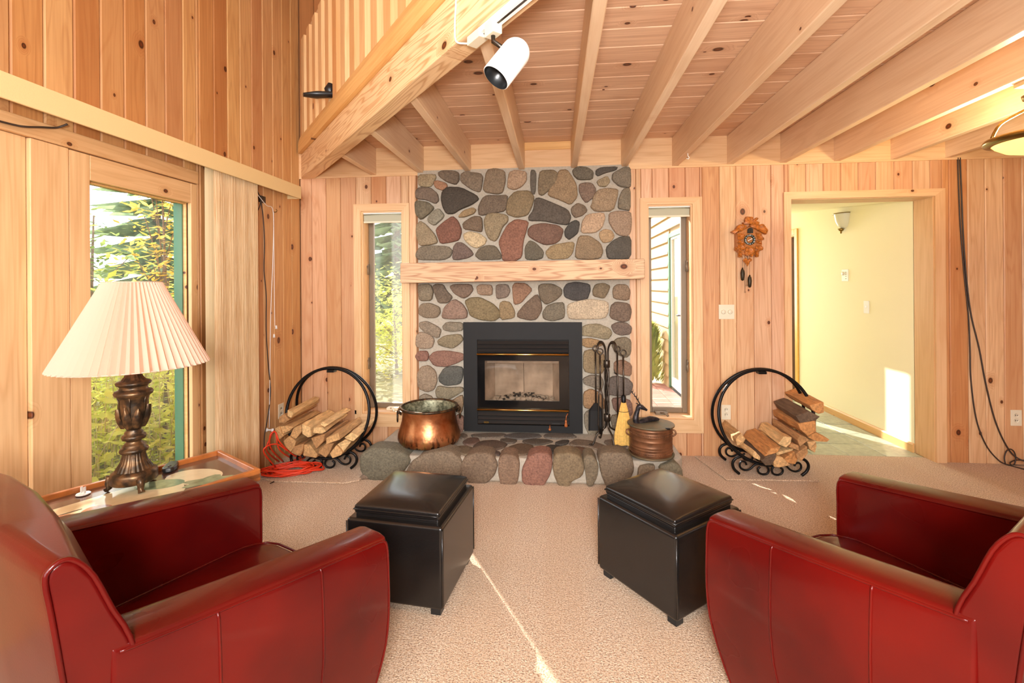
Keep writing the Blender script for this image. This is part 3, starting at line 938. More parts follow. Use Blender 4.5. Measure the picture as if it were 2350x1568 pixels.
# mortar bed of the chimney breast, with an opening for the stove
m = MB()
XL, XR = -1.165, 0.603
m.box(XL, -0.70, FY, WY, 0.0, 2.385); m.box(0.145, XR, FY, WY, 0.0, 2.385); m.box(-0.70, 0.145, FY, WY, 1.0, 2.385)
m.build('chimney_mortar', 'mortar', fire)
hp = [(-1.375, 3.945), (-1.385, 3.40), (-1.34, 3.325), (-1.15, 3.305), (0.62, 3.325), (0.83, 3.36), (0.895, 3.45), (0.90, 3.945)]
m = MB().prism(hp, 'z', 0.0, HZ)
m.build('hearth_mortar', 'mortar', fire, bevel=0.02, seg=2)


def stone(pts, n, depth, colr, name='stone', back=0.02, rs=None, grow=1.13):
    """Rounded field stone: outline on a plane with normal n, crowned towards n."""
    rs = rs or random.Random(int(sum(p.x * 131 + p.z * 77 + p.y * 37 for p in pts) * 1000))
    pts = [Vector(p) for p in chaikin(pts, 1)]
    c = sum(pts, Vector()) / len(pts)
    k = len(pts)
    pts = [c + (p - c) * grow for p in pts]
    rings = []
    wob = [rs.uniform(-1, 1) for _ in range(k)]
    for sc_, h in ((1.0, -back), (1.0, depth * 0.42), (0.965, depth * 0.80), (0.87, depth * 0.98), (0.45, depth * 1.04)):
        rings.append([c + (p - c) * (sc_ + 0.012 * wob[i] * (sc_ < 0.9)) + n * (h + (0.1 * depth * wob[(i * 3) % k] if h > depth * 0.5 else 0)) for i, p in enumerate(pts)])
    m = MB()
    vs = [v for r in rings for v in r] + [c + n * depth * 1.06]
    fs = []
    for r in range(len(rings) - 1):
        for i in range(k):
            j = (i + 1) % k
            fs.append((r * k + i, r * k + j, (r + 1) * k + j, (r + 1) * k + i))
    b = (len(rings) - 1) * k
    fs += [(b + i, b + (i + 1) % k, len(vs) - 1) for i in range(k)]
    m.add(vs, fs, True)
    o = m.build(name, 'stone', fire, org=tuple(c))
    g_ = sum(colr) / 3.0
    o.color = srgb(*[(v * 0.74 + g_ * 0.26) * w_ for v, w_ in zip(colr, (0.99, 0.97, 0.93))])
    return o


S6 = lambda q: onY(920 + q[0] * 0.2487, 370 + q[1] * 0.2487, FY - 0.01)
S7 = lambda q: onY(920 + q[0] * 0.2742, 700 + q[1] * 0.2742, FY - 0.01)
UP = [
 ("165,130 310,125 320,150 300,200 270,235 175,230", (165, 148, 115)),
 ("355,110 400,92 490,95 528,110 530,175 500,212 420,185 360,140", (120, 105, 90)),
 ("312,190 345,182 415,205 425,235 385,268 330,250 312,225", (178, 128, 95)),
 ("562,130 600,105 730,120 750,150 738,240 720,278 650,255 562,190", (130, 115, 98)),
 ("800,95 870,80 950,100 958,180 935,280 890,295 790,280 768,250", (140, 122, 100)),
 ("1005,110 1060,92 1150,105 1152,180 1110,230 1050,258 990,240 992,190", (175, 145, 118)),
 ("1200,92 1235,95 1248,130 1240,290 1205,292 1195,200", (100, 95, 88)),
 ("1290,100 1400,92 1440,120 1430,200 1380,250 1310,308 1275,290 1275,180", (130, 115, 90)),
 ("1460,100 1530,95 1570,150 1610,220 1618,320 1560,388 1480,350 1370,310 1380,250 1440,180", (155, 130, 98)),
 ("1590,85 1640,55 1720,65 1768,100 1760,165 1640,168 1600,130", (105, 100, 88)),
 ("1805,85 1850,60 1990,55 1975,85 1880,110 1825,135 1805,120", (85, 82, 78)),
 ("2000,95 2060,62 2110,70 2115,160 2112,235 2020,228 1955,170 1960,120", (125, 118, 105)),
 ("1650,220 1700,205 1760,210 1795,265 1770,330 1710,378 1670,330 1648,270", (130, 108, 95)),
 ("1810,185 1900,140 1928,190 1890,235 1830,228", (160, 145, 115)),
 ("1780,330 1820,275 1900,258 1990,270 1985,330 1950,450 1800,455 1758,415 1775,380", (160, 138, 110)),
 ("2035,290 2060,262 2112,260 2112,448 2060,440 2008,430 2010,360", (130, 122, 105)),
 ("145,285 175,250 270,250 330,300 342,360 310,388 240,355 150,345", (125, 108, 95)),
 ("395,290 440,252 550,255 680,320 700,355 640,400 540,440 490,475 430,475 400,420 385,350", (75, 68, 60)),
 ("138,390 160,370 250,385 300,430 270,470 190,535 145,490", (115, 108, 88)),
 ("255,530 290,470 350,442 395,500 380,530 310,590 260,560", (140, 138, 122)),
 ("535,515 580,460 660,432 690,450 670,485 590,515", (160, 135, 95)),
 ("725,430 760,350 800,322 890,325 970,320 970,385 950,455 870,470 735,495", (115, 100, 85)),
 ("985,410 1000,350 1060,290 1180,285 1222,345 1190,440 1160,490 1070,510 985,480", (140, 122, 90)),
 ("1250,360 1290,352 1420,405 1520,450 1550,510 1525,580 1440,570 1320,545 1200,545 1195,510 1235,460", (92, 85, 78)),
 ("1575,435 1630,392 1690,415 1715,460 1670,500 1610,518 1580,480", (125, 108, 90)),
 ("1680,560 1720,500 1860,482 1875,530 1850,610 1790,655 1670,655", (195, 165, 135)),
 ("1930,490 2000,470 2110,478 2120,550 2110,650 2080,685 2000,670 1960,620 1928,560", (165, 140, 118)),
 ("160,590 185,565 230,590 310,680 330,745 260,765 180,772 155,700 150,640", (155, 138, 108)),
 ("335,630 400,570 475,520 520,560 552,640 530,720 460,740 375,752 350,690", (135, 85, 68)),
 ("580,575 670,515 740,520 748,600 740,650 660,635 590,625", (120, 100, 80)),
 ("775,560 800,500 880,490 975,510 980,560 930,610 900,690 870,728 820,710 790,650", (150, 135, 105)),
 ("585,680 640,655 720,670 785,720 760,770 700,798 650,780 600,735", (205, 185, 145)),
 ("915,750 940,690 990,600 1060,555 1165,575 1150,640 1120,740 1110,870 1050,905 950,905 940,830", (150, 98, 78)),
 ("1185,640 1220,600 1310,582 1440,600 1485,640 1460,720 1410,755 1330,765 1250,730 1190,690", (125, 92, 78)),
 ("1515,640 1560,575 1610,552 1645,575 1630,660 1595,690 1555,718 1520,690", (75, 75, 73)),
 ("1835,660 1880,632 1940,645 1965,690 1935,740 1870,750 1840,710", (185, 155, 115)),
 ("155,850 185,800 260,785 420,790 460,830 440,880 380,908 180,905 155,880", (125, 115, 98)),
 ("490,800 520,758 570,760 640,820 662,860 610,890 530,905 485,900", (115, 95, 88)),
 ("695,870 730,810 800,782 870,790 915,860 915,900 820,905 740,908", (110, 100, 82)),
 ("1155,790 1190,740 1240,760 1310,830 1300,890 1240,905 1155,900 1150,830", (105, 100, 85)),
 ("1345,840 1400,780 1570,750 1592,770 1575,850 1530,895 1380,900", (160, 138, 98)),
 ("1620,890 1625,800 1650,700 1740,700 1830,760 1855,830 1830,890 1740,900", (150, 128, 98)),
 ("1900,800 1960,740 2030,705 2112,710 2110,890 1990,898 1915,890", (90, 88, 82)),
 ("165,1145 270,1140 295,1200 280,1280 180,1282 168,1200", (135, 122, 100)),
 ("300,1160 330,1140 390,1145 420,1200 470,1250 430,1300 350,1302 320,1230", (115, 98, 82)),
 ("460,1160 500,1140 640,1140 660,1190 620,1240 575,1262 500,1220", (130, 105, 88)),
 ("705,1160 740,1140 830,1145 842,1180 835,1235 720,1228", (160, 130, 105)),
 ("885,1145 980,1140 1005,1195 980,1250 890,1268 880,1200", (130, 112, 100)),
 ("1035,1160 1060,1130 1150,1135 1205,1190 1150,1250 1110,1300 1050,1315 1040,1240", (155, 112, 85)),
 ("1275,1160 1310,1138 1400,1140 1475,1180 1475,1230 1420,1280 1340,1315 1290,1260", (120, 105, 85)),
 ("1510,1180 1540,1135 1620,1120 1730,1140 1738,1190 1710,1270 1600,1280 1520,1250", (75, 72, 72)),
 ("1775,1190 1800,1140 1870,1130 1925,1155 1900,1220 1870,1262 1780,1240", (130, 112, 85)),
 ("1965,1170 2000,1140 2080,1145 2110,1200 2095,1280 1970,1265 1960,1210", (145, 120, 95)),
 ("175,1360 200,1320 270,1315 350,1350 355,1400 320,1440 230,1440 175,1410", (140, 122, 100)),
 ("390,1420 410,1350 490,1280 560,1320 605,1390 595,1445 480,1452 400,1445", (150, 120, 105)),
 ("605,1300 650,1270 730,1265 840,1320 890,1370 900,1430 850,1465 730,1455 650,1420 635,1370", (135, 118, 82)),
 ("915,1320 950,1295 1010,1310 1048,1390 1040,1440 920,1458", (148, 125, 88)),
 ("1085,1400 1150,1320 1250,1235 1285,1300 1295,1370 1250,1450 1190,1460 1090,1435", (120, 98, 80)),
 ("1315,1400 1350,1340 1420,1315 1495,1310 1505,1390 1495,1445 1400,1468 1325,1450", (120, 112, 95)),
 ("1555,1330 1600,1310 1720,1280 1890,1300 1895,1390 1860,1445 1700,1450 1570,1450 1550,1400", (200, 182, 155)),
 ("1945,1340 1990,1305 2100,1320 2120,1380 2105,1460 2040,1478 1935,1440", (120, 100, 85)),
]
SIDE = [
 ("165,150 220,140 300,180 330,210 310,275 220,235 165,190", (145, 130, 112)),
 ("355,180 390,145 510,150 515,210 430,220 370,210", (135, 125, 108)),
 ("135,260 165,232 230,240 275,290 255,355 180,362 130,340", (165, 142, 120)),
 ("315,300 370,260 490,248 515,290 480,330 430,360 330,335", (140, 128, 100)),
 ("125,430 150,390 215,388 230,420 220,465 150,465", (150, 102, 88)),
 ("245,440 290,395 380,388 510,410 520,450 470,480 380,512 290,505", (150, 105, 90)),
 ("145,590 170,530 230,515 285,560 298,630 275,700 220,718 155,690", (160, 138, 115)),
 ("325,600 370,530 450,518 510,530 510,600 490,655 380,668 335,640", (92, 95, 92)),
 ("300,720 320,680 400,695 500,690 520,715 450,760 380,795 310,770", (140, 130, 105)),
 ("155,770 200,745 260,770 255,820 165,830", (140, 128, 110)),
 ("420,810 510,755 525,800 510,900 460,880", (150, 125, 95)),
 ("440,960 480,920 525,940 520,1060 450,1060", (150, 110, 95)),
 ("160,880 270,860 380,880 400,960 300,1020 170,990", (130, 115, 98)),
 ("1510,200 1560,170 1650,162 1740,200 1755,240 1720,285 1620,265 1510,250", (150, 138, 108)),
 ("1765,175 1810,150 1880,150 1925,185 1915,240 1840,250 1790,230", (120, 102, 92)),
 ("1510,290 1580,280 1660,300 1690,330 1640,350 1560,355 1515,330", (165, 130, 85)),
 ("1770,330 1810,285 1880,275 1920,300 1918,400 1880,435 1800,400", (130, 118, 95)),
 ("1535,400 1590,380 1660,395 1700,430 1690,560 1610,565 1535,545", (150, 130, 95)),
 ("1790,480 1860,465 1925,500 1920,590 1850,580 1790,560", (150, 112, 88)),
 ("1530,620 1590,590 1670,600 1690,650 1670,710 1600,680 1540,660", (135, 125, 110)),
 ("1720,640 1790,600 1890,620 1932,660 1915,740 1830,755 1730,740", (110, 100, 95)),
 ("1535,740 1590,710 1660,740 1700,800 1690,870 1600,865 1535,850", (170, 130, 88)),
 ("1770,790 1850,780 1925,810 1932,910 1880,930 1790,880", (135, 100, 88)),
 ("1540,910 1620,870 1660,900 1650,1060 1580,1085 1540,1000", (140, 132, 115)),
 ("1760,930 1850,920 1900,960 1890,1040 1780,1050", (130, 118, 100)),
]
HTOP = [
 ("600,1090 760,1080 870,1085 840,1110 700,1118 620,1110", (115, 105, 95)),
 ("870,1100 960,1080 1140,1085 1165,1105 1050,1125 930,1122", (95, 92, 92)),
 ("1205,1095 1260,1078 1420,1085 1460,1110 1330,1122 1220,1115", (110, 102, 95)),
 ("520,1150 570,1120 640,1120 655,1145 610,1170 545,1172", (120, 92, 80)),
 ("830,1128 900,1125 970,1135 940,1158 880,1160", (95, 85, 75)),
 ("615,1185 680,1148 780,1140 880,1165 850,1195 760,1222 640,1215", (105, 85, 72)),
 ("1020,1140 1110,1128 1230,1135 1265,1148 1180,1170 1080,1172", (95, 85, 75)),
 ("1290,1160 1340,1140 1405,1138 1390,1165 1330,1178", (75, 70, 65)),
 ("1420,1165 1470,1135 1590,1145 1680,1175 1740,1210 1690,1225 1560,1190 1450,1185", (130, 112, 95)),
 ("470,1195 540,1185 605,1205 590,1240 540,1260 480,1230", (130, 112, 88)),
 ("865,1245 900,1200 990,1168 1090,1180 1105,1210 1060,1250 950,1258", (115, 92, 70)),
 ("1180,1215 1240,1178 1320,1185 1385,1210 1300,1245 1210,1230", (70, 65, 58)),
 ("1410,1215 1480,1192 1540,1205 1585,1235 1500,1248 1420,1235", (125, 92, 70)),
 ("740,1235 790,1225 830,1240 820,1262 770,1250", (90, 72, 65)),
 ("1700,1145 1790,1130 1890,1170 1870,1195 1760,1190", (120, 105, 92)),
 ("1770,1210 1850,1200 1890,1215 1850,1235 1790,1232", (120, 95, 80)),
 ("475,1100 520,1080 560,1100 520,1125", (120, 105, 92)),
]
HFRONT = [
 (7, "80,1400 120,1310 230,1245 400,1232 480,1290 488,1370 465,1450 300,1480 120,1460", (135, 118, 98)),
 (7, "515,1350 560,1270 650,1240 750,1255 795,1330 770,1410 710,1470 620,1480 540,1440", (130, 108, 88)),
 (7, "830,1290 870,1255 950,1265 985,1310 975,1440 950,1495 850,1500 828,1400", (140, 110, 88)),
 (7, "1030,1370 1080,1270 1150,1245 1230,1255 1255,1310 1240,1400 1190,1490 1120,1505 1035,1470", (150, 98, 82)),
 (7, "1285,1350 1300,1260 1400,1245 1490,1270 1520,1350 1500,1420 1430,1450 1400,1510 1330,1490 1300,1420", (135, 115, 85)),
 (7, "1530,1290 1560,1260 1610,1270 1645,1340 1635,1420 1600,1490 1560,1490 1550,1400", (125, 112, 90)),
 (7, "1670,1290 1700,1245 1850,1245 1915,1280 1930,1370 1900,1440 1840,1490 1730,1500 1690,1400", (125, 108, 88)),
 (5, "1085,1120 1190,1060 1340,1070 1480,1120 1510,1180 1430,1290 1290,1350 1220,1370 1120,1310 1080,1230", (115, 112, 95)),
 (5, "1050,1330 1100,1290 1145,1340 1075,1385", (140, 118, 100)),
 (8, "620,1310 700,1290 760,1300 755,1370 700,1440 610,1420", (135, 118, 95)),
 (8, "820,1310 960,1270 1020,1330 1030,1400 980,1440 860,1400", (125, 118, 95)),
]
CO = {7: (920, 700, 0.2742), 5: (580, 780, 0.2359), 8: (1320, 760, 0.2359)}
pp = lambda s: [tuple(float(v) for v in q.split(',')) for q in s.split()]
FN = Vector((0, -1, 0))
for s, c in UP:
    stone([S6(q) for q in pp(s)], FN, rnd.uniform(0.016, 0.030), c)
for s, c in SIDE:
    stone([S7(q) for q in pp(s)], FN, rnd.uniform(0.016, 0.028), c)
for s, c in HTOP:
    stone([onZ(920 + q[0] * 0.2742, 700 + q[1] * 0.2742, HZ + 0.004) for q in pp(s)], Vector((0, 0, 1)), 0.010, c)
for k_, s, c in HFRONT:
    ox, oy, sc_ = CO[k_]
    yf = 3.318 if k_ != 8 else 3.338
    pts = [onY(ox + q[0] * sc_, oy + q[1] * sc_, yf) for q in pp(s)]
    for p in pts: p.z = max(p.z, -0.002)
    stone(pts, FN, 0.034, c, back=0.12, grow=1.17)

# ---- mantel
m = MB()
ml = [onY(918, 604, 3.70), onY(1480, 594, 3.70), onY(1480, 640, 3.70), onY(918, 650, 3.70)]
m.prism([(p.x, p.z) for p in ml], 'y', 3.70, 3.868)
o = m.build('mantel_beam', 'mantel_x', org=(-0.28, 3.78, 1.44), bevel=0.008, seg=2)
tag(o, 'rough pinkish timber mantel beam across the stone chimney breast', 'mantel')

# ---- gas stove insert
IX0, IX1, IZ0, IZ1 = -0.772, 0.213, HZ + 0.012, 1.097
OX0, OX1, OZ0, OZ1 = -0.655, 0.104, 0.245, 0.953
IY = 3.868
ins_ = empty('fireplace_insert', ((IX0 + IX1) / 2, IY, IZ0), 'black stove insert with brass bars and glass door', 'fireplace insert')
m = MB()
m.box(IX0, OX0, IY, IY + 0.02, IZ0, IZ1); m.box(OX1, IX1, IY, IY + 0.02, IZ0, IZ1); m.box(OX0, OX1, IY, IY + 0.02, OZ1, IZ1); m.box(OX0, OX1, IY, IY + 0.02, IZ0, OZ0)
m.build('surround', 'black_panel', ins_)
BZ1, BZ0 = 0.832, 0.372          # brass bars
for i in range(3):
    z0 = OZ1 - 0.012 - i * 0.032
    MB().prism([(IY - 0.016, z0 - 0.022), (IY + 0.006, z0), (IY + 0.012, z0 - 0.002), (IY - 0.010, z0 - 0.026)], 'x', OX0 + 0.004, OX1 - 0.004).build('louver', 'black_louver', ins_)
    z0 = BZ0 - 0.024 - i * 0.032
    MB().prism([(IY - 0.016, z0 - 0.022), (IY + 0.006, z0), (IY + 0.012, z0 - 0.002), (IY - 0.010, z0 - 0.026)], 'x', OX0 + 0.004, OX1 - 0.004).build('louver', 'black_louver', ins_)
for z0, z1 in ((OZ1 - 0.115, OZ1), (OZ0, BZ0)):
    m = MB(); m.box(OX0, OX1, IY + 0.028, IY + 0.032, z0, z1); m.build('louver_backing', 'soot', ins_)
for z in (BZ1, BZ0):
    m = MB(); m.tube([(OX0 - 0.002, IY - 0.012, z), (OX1 - 0.002, IY - 0.012, z)], 0.0105, 10); m.build('brass_bar', 'brass', ins_)
# glass door: black border, clear centre
GX0, GX1, GZ0, GZ1 = OX0 + 0.062, OX1 - 0.080, 0.447, 0.778
m = MB()
m.box(OX0 + 0.003, GX0, IY, IY + 0.008, BZ0, BZ1); m.box(GX1, OX1 - 0.003, IY, IY + 0.008, BZ0, BZ1)
m.box(GX0, GX1, IY, IY + 0.008, GZ1, BZ1); m.box(GX0, GX1, IY, IY + 0.008, BZ0, GZ0)
M['black_glass'] = plain('black_glass_border', srgb(20, 19, 19), 0.10)
m.build('door_border', 'black_glass', ins_)
m = MB(); m.box(GX0, GX1, IY + 0.002, IY + 0.006, GZ0, GZ1); m.build('door_glass', 'smoked_pane', ins_)
# firebox
m = MB()
bx0, bx1, bz0, bz1, by = GX0 - 0.03, GX1 + 0.03, GZ0 - 0.02, GZ1 + 0.02, WY + 0.17
cx0, cx1 = bx0 + 0.085, bx1 - 0.085
fb = MB(); fb.add([(bx0, IY + 0.012, bz0), (cx0, by, bz0), (cx0, by, bz1), (bx0, IY + 0.012, bz1)], [(0, 1, 2, 3)]); fb.build('firebrick_side', 'firebox', ins_, recalc=False)
fb = MB(); fb.add([(bx1, IY + 0.012, bz0), (cx1, by, bz0), (cx1, by, bz1), (bx1, IY + 0.012, bz1)], [(3, 2, 1, 0)]); fb.build('firebrick_side', 'firebox', ins_, recalc=False)
for a, b in ((cx0, (cx0 + cx1) / 2 - 0.002), ((cx0 + cx1) / 2 + 0.002, cx1)):
    fb = MB(); fb.box(a, b, by, by + 0.02, bz0, bz1 - 0.05); fb.build('firebrick_back', 'firebox', ins_)
fb = MB(); fb.box(bx0, bx1, IY + 0.012, by + 0.05, bz0 - 0.02, bz0); fb.build('firebox_floor', 'ash', ins_)
fb = MB(); fb.box(bx0, bx1, IY + 0.012, by + 0.05, bz1, bz1 + 0.02); fb.build('firebox_roof', 'soot', ins_)
fb = MB(); fb.box(cx0 - 0.05, cx1 + 0.05, IY + 0.10, IY + 0.125, bz1 - 0.055, bz1); fb.build('baffle', 'firebox', ins_)
fb = MB(); fb.box(cx0 - 0.02, cx1 + 0.02, by + 0.02, by + 0.03, bz0, bz1); fb.build('firebox_back_plate', 'soot', ins_)
r2 = random.Random(3)
for nm, n_, mt in (('ash_bed', 90, 'ash'), ('coals', 60, 'soot')):
    m = MB()
    for i in range(n_):
        x = r2.gauss((cx0 + cx1) / 2, 0.12); x = min(max(x, cx0 + .01), cx1 - .01)
        y = r2.uniform(IY + 0.06, by - 0.03)
        h = 0.055 * math.exp(-((x - (cx0 + cx1) / 2) / 0.16) ** 2) * r2.uniform(0.5, 1)
        q = r2.uniform(0.008, 0.018) if mt == 'soot' else r2.uniform(0.02, 0.035)
        m.ball((x, y, bz0 + h * (1.0 if mt == 'soot' else 0.6)), q, q, q * 0.6, 6, 4)
    o = m.build(nm, mt, ins_); o['kind'] = 'stuff'
m = MB(); m.lathe([(0.002, 0.0), (0.013, 0.004), (0.014, 0.016), (0.009, 0.034), (0.008, 0.042), (0.010, 0.05), (0.006, 0.058)], 12, (0.076, IY - 0.03, 0.245), caps=True)
m.tube([(0.076, IY - 0.03, 0.30), (0.080, IY - 0.028, 0.335), (0.092, IY - 0.012, 0.352)], 0.004, 6)
m.build('door_handle', 'wood_knob', ins_)
m = MB(); m.ball((-0.055, IY - 0.022, 0.222), 0.012, 0.012, 0.012); m.tube([(-0.055, IY - 0.02, 0.228), (-0.055, IY, 0.25)], 0.004, 6); m.build('damper_knob', 'wood_knob', ins_)
m = MB(); m.box(-0.60, -0.56, IY - 0.016, IY - 0.012, 0.262, 0.276); m.build('nameplate', 'brass', ins_)
m = MB(); m.box(-0.04, 0.03, IY - 0.016, IY - 0.012, 0.263, 0.272); m.build('nameplate', 'black_louver', ins_)

# ================================================================== outdoors
m = MB(); m.box(-40, 40, WY + 0.2, 60, -0.3, -0.12); m.box(-40, LX - 0.17, RY - 10, WY + 0.2, -0.3, -0.12)
tag(m.build('ground', 'ground_out'), 'brown forest ground outside the windows', 'ground', kind='structure')
# wing of the house seen through the right window: clapboards, each its own piece
WX = 1.62
m = MB(); m.box(WX + 0.012, 1.66, HY0, 5.98, -0.1, 4.0); m.box(WX + 0.012, 1.66, 6.87, 10.5, -0.1, 4.0); m.box(WX + 0.012, 1.66, 5.98, 6.87, 2.12, 4.0); 
wing = tag(m.build('wall_wing', 'siding'), 'cream clapboard house wing outside the right window', 'wall', kind='structure')
z = -0.10
while z < 3.6:
    for a, b in ((HY0 + 0.02, 5.98), (6.87, 10.5)):
        if z > 2.1 and a < 5: b = 10.5
        if z > 2.1 and a > 5: continue
        MB().prism([(WX + 0.012, z), (WX - 0.026, z), (WX - 0.026, z + 0.012), (WX + 0.004, z + 0.19), (WX + 0.012, z + 0.19)], 'y', a, b).build('clapboard', 'siding', wing)
    z += 0.176
d3 = empty('door_3', (WX, 6.29, 0), 'white glazed side door with green frame on the clapboard wing', 'door', kind='structure')
for n_, b, mt in (('door_frame', (WX - 0.02, WX + 0.05, 5.98, 6.05, -0.05, 2.12), 'green_paint'), ('door_frame', (WX - 0.02, WX + 0.05, 6.80, 6.87, -0.05, 2.12), 'green_paint'),
                  ('door_frame', (WX - 0.02, WX + 0.05, 6.05, 6.80, 2.06, 2.12), 'green_paint'),
                  ('door_stile', (WX + 0.0, WX + 0.035, 6.05, GD[0], -0.03, 2.06), 'pure_white'), ('door_stile', (WX + 0.0, WX + 0.035, GD[1], 6.80, -0.03, 2.06), 'pure_white'),
                  ('door_rail', (WX + 0.0, WX + 0.035, GD[0], GD[1], GD[3], 2.06), 'pure_white'), ('door_rail', (WX + 0.0, WX + 0.035, GD[0], GD[1], -0.03, GD[2]), 'pure_white'),
                  ('door_pane', (WX + 0.015, WX + 0.02, GD[0], GD[1], GD[2], GD[3]), 'clear_pane')):
    m = MB(); m.box(*b); m.build(n_, mt, d3)
m = MB(); m.tube([(WX, 6.20, 1.0), (WX - 0.05, 6.20, 1.0), (WX - 0.05, 6.28, 1.0)], 0.012, 8); m.build('lever_handle', 'tool_metal', d3)
# chimney chase outside, and an unseen wall added to cut the sun at the hazy window
m = MB(); m.box(-1.0, 0.60, WY + 0.42, WY + 0.80, -0.1, TOPZ); m.box(-1.0, -0.75, WY + 0.2, WY + 0.42, -0.1, TOPZ); m.box(0.30, 0.60, WY + 0.2, WY + 0.42, -0.1, TOPZ)
m.box(-0.75, 0.30, WY + 0.2, WY + 0.42, 1.1, TOPZ); m.box(-0.75, 0.30, WY + 0.2, WY + 0.42, -0.1, 0.3)
chase = m.build('wall_chimney_chase', 'siding'); tag(chase, 'boxed chimney chase on the outside of the house', 'wall', kind='structure')
m = MB(); m.box(-2.52, -2.41, WY + 0.2, 5.735, -0.1, TOPZ)
tag(m.build('wall_sun_block', 'siding'), 'unseen wall added to cut the sun to a sliver at the hazy narrow window', 'wall', kind='structure')
# red paver terrace, one piece for each paver near the window
m = MB(); m.box(0.62, WX, WY + 0.205, 8.6, -0.12, -0.098)
ter = tag(m.build('terrace', 'mortar'), 'red paver terrace outside the right window', 'terrace', kind='structure')
pm = MB(); pm.box(0.004, 0.196, 0.004, 0.096, 0.0, 0.03); pme = pm.mesh('paver'); pme.materials.append(M['brickpaver'])
for j in range(24):
    for i in range(5):
        o = bpy.data.objects.new('paver', pme); COL.objects.link(o); o.parent = ter
        o.location = (0.62 + i * 0.2 + (0.0 if j % 2 else -0.0), 4.75 + j * 0.1, -0.10)
        g = rnd.uniform(-14, 14); o.color = srgb(176 + g, 120 + g, 104 + g)


def leaves(m, n, fn, size, r, droop=0.6):
    for _ in range(n):
        p = fn(r)
        a = r.uniform(0, 2 * PI); e = r.uniform(-1.0, 0.6) * droop
        d = Vector((math.cos(a) * math.cos(e), math.sin(a) * math.cos(e), math.sin(e)))
        s_ = d.cross(Vector((r.uniform(-.4, .4), r.uniform(-.4, .4), 1))).normalized()
        L = size * r.uniform(0.6, 1.4); Wd = L * r.uniform(0.28, 0.5)
        p = Vector(p)
        m.add([p, p + d * L * 0.5 + s_ * Wd * 0.5, p + d * L, p + d * L * 0.5 - s_ * Wd * 0.5], [(0, 1, 2, 3)])


def tree(name, label, base, h, crown, n, size, mat, r, trunk=0.05, cz=0.5, group=None, flat=1.0):
    t = empty(name, base, label, 'tree', group)
    m = MB(); b = Vector(base)
    top = b + Vector((r.uniform(-.1, .1), r.uniform(-.1, .1), h * 0.92))
    m.tube([b, b + (top - b) * 0.4 + Vector((r.uniform(-.05, .05), 0, 0)), top], [trunk, trunk * 0.7, trunk * 0.2], 7)
    hubs = [(b + (top - b) * q) + Vector((r.gauss(0, crown * 0.45), r.gauss(0, crown * 0.45), 0)) for q in [cz + (0.95 - cz) * i / 13 for i in range(14)]]
    for hb in hubs:
        s0 = b + (top - b) * max(0.2, (hb.z - b.z) / h - 0.15)
        m.tube([s0, (s0 + hb) / 2 + Vector((0, 0, 0.05)), hb], [trunk * 0.3, trunk * 0.2, 0.004], 5)
    m.build('trunk', 'trunk', t)
    m = MB()

    def f(q):
        hb = q.choice(hubs)
        return (q.gauss(hb.x, crown * 0.28), q.gauss(hb.y, crown * 0.28), q.gauss(hb.z, crown * 0.25 * flat))
    leaves(m, n, f, size, r)
    m.build('foliage', mat, t, recalc=False)
    return t


def conifer(name, label, base, h, rad, r, mat='hazed_needle', tiers=16, per=15):
    t = empty(name, base, label, 'tree', 'conifers standing beyond the garden')
    b = Vector(base)
    m = MB(); m.tube([b, b + Vector((0, 0, h))], [h * 0.016 + 0.03, 0.01], 7); m.build('trunk', 'trunk', t)
    m = MB()
    for i in range(tiers):
        q = i / tiers
        z = h * (0.10 + 0.88 * q); R_ = rad * (1 - q) ** 0.8 + 0.12
        for k in range(per):
            a = 2 * PI * (k + r.random()) / per
            L = R_ * r.uniform(0.7, 1.1)
            d = Vector((math.cos(a), math.sin(a), -0.28)); sd = Vector((-math.sin(a), math.cos(a), 0))
            p = b + Vector((0, 0, z + r.uniform(-.1, .1)))
            w_ = L * 0.24
            m.add([p, p + d * L * 0.45 + sd * w_, p + d * L, p + d * L * 0.45 - sd * w_, p + d * L * 0.4 + Vector((0, 0, -w_ * 0.8))],
                  [(0, 1, 4), (1, 2, 4), (2, 3, 4), (3, 0, 4)])
    m.build('foliage', mat, t, recalc=False)
    return t


ro = random.Random(21)
GZ = -0.12
# thicket outside the left window
m = MB()
leaves(m, 9500, lambda q: (lambda u, v: (-2.75 - u * 2.6, 2.6 + u * 2.4 + v * 1.3, GZ + abs(q.gauss(0, 0.62)) + 0.06))(q.random(), q.uniform(-1, 1)), 0.10, ro)
o = m.build('undergrowth', 'leaf_yellow_green', recalc=False); tag(o, 'tangle of yellow green weeds outside the left window', 'undergrowth', kind='stuff')
m = MB()
for _ in range(420):
    u = ro.random(); v = ro.uniform(-1, 1)
    p = Vector((-2.85 - u * 2.2, 2.55 + u * 2.2 + v * 1.1, GZ))
    h_ = ro.uniform(0.6, 1.5); b_ = Vector((ro.gauss(0, .16), ro.gauss(0, .16), 0))
    m.tube([p, p + b_ * 0.4 + Vector((0, 0, h_ * 0.55)), p + b_ * 1.3 + Vector((0, 0, h_))], [0.005, 0.004, 0.0015], 4)
o = m.build('tall_grass', 'dry_grass'); tag(o, 'pale dry grass stalks outside the left window', 'grass', kind='stuff')
tree('sapling', 'gold-leaved sapling just outside the left window', (-3.55, 3.95, GZ), 2.9, 0.42, 620, 0.085, 'leaf_gold', ro, 0.022, 0.45)
tree('young_tree', 'slim yellow green tree right of the left window view', (-3.75, 4.75, GZ), 4.2, 0.8, 900, 0.10, 'leaf_yellow_green', ro, 0.04, 0.25)
tree('young_tree', 'loose green tree further left outside the big window', (-5.4, 5.0, GZ), 2.6, 0.7, 1200, 0.11, 'leaf_green', ro, 0.04, 0.25)
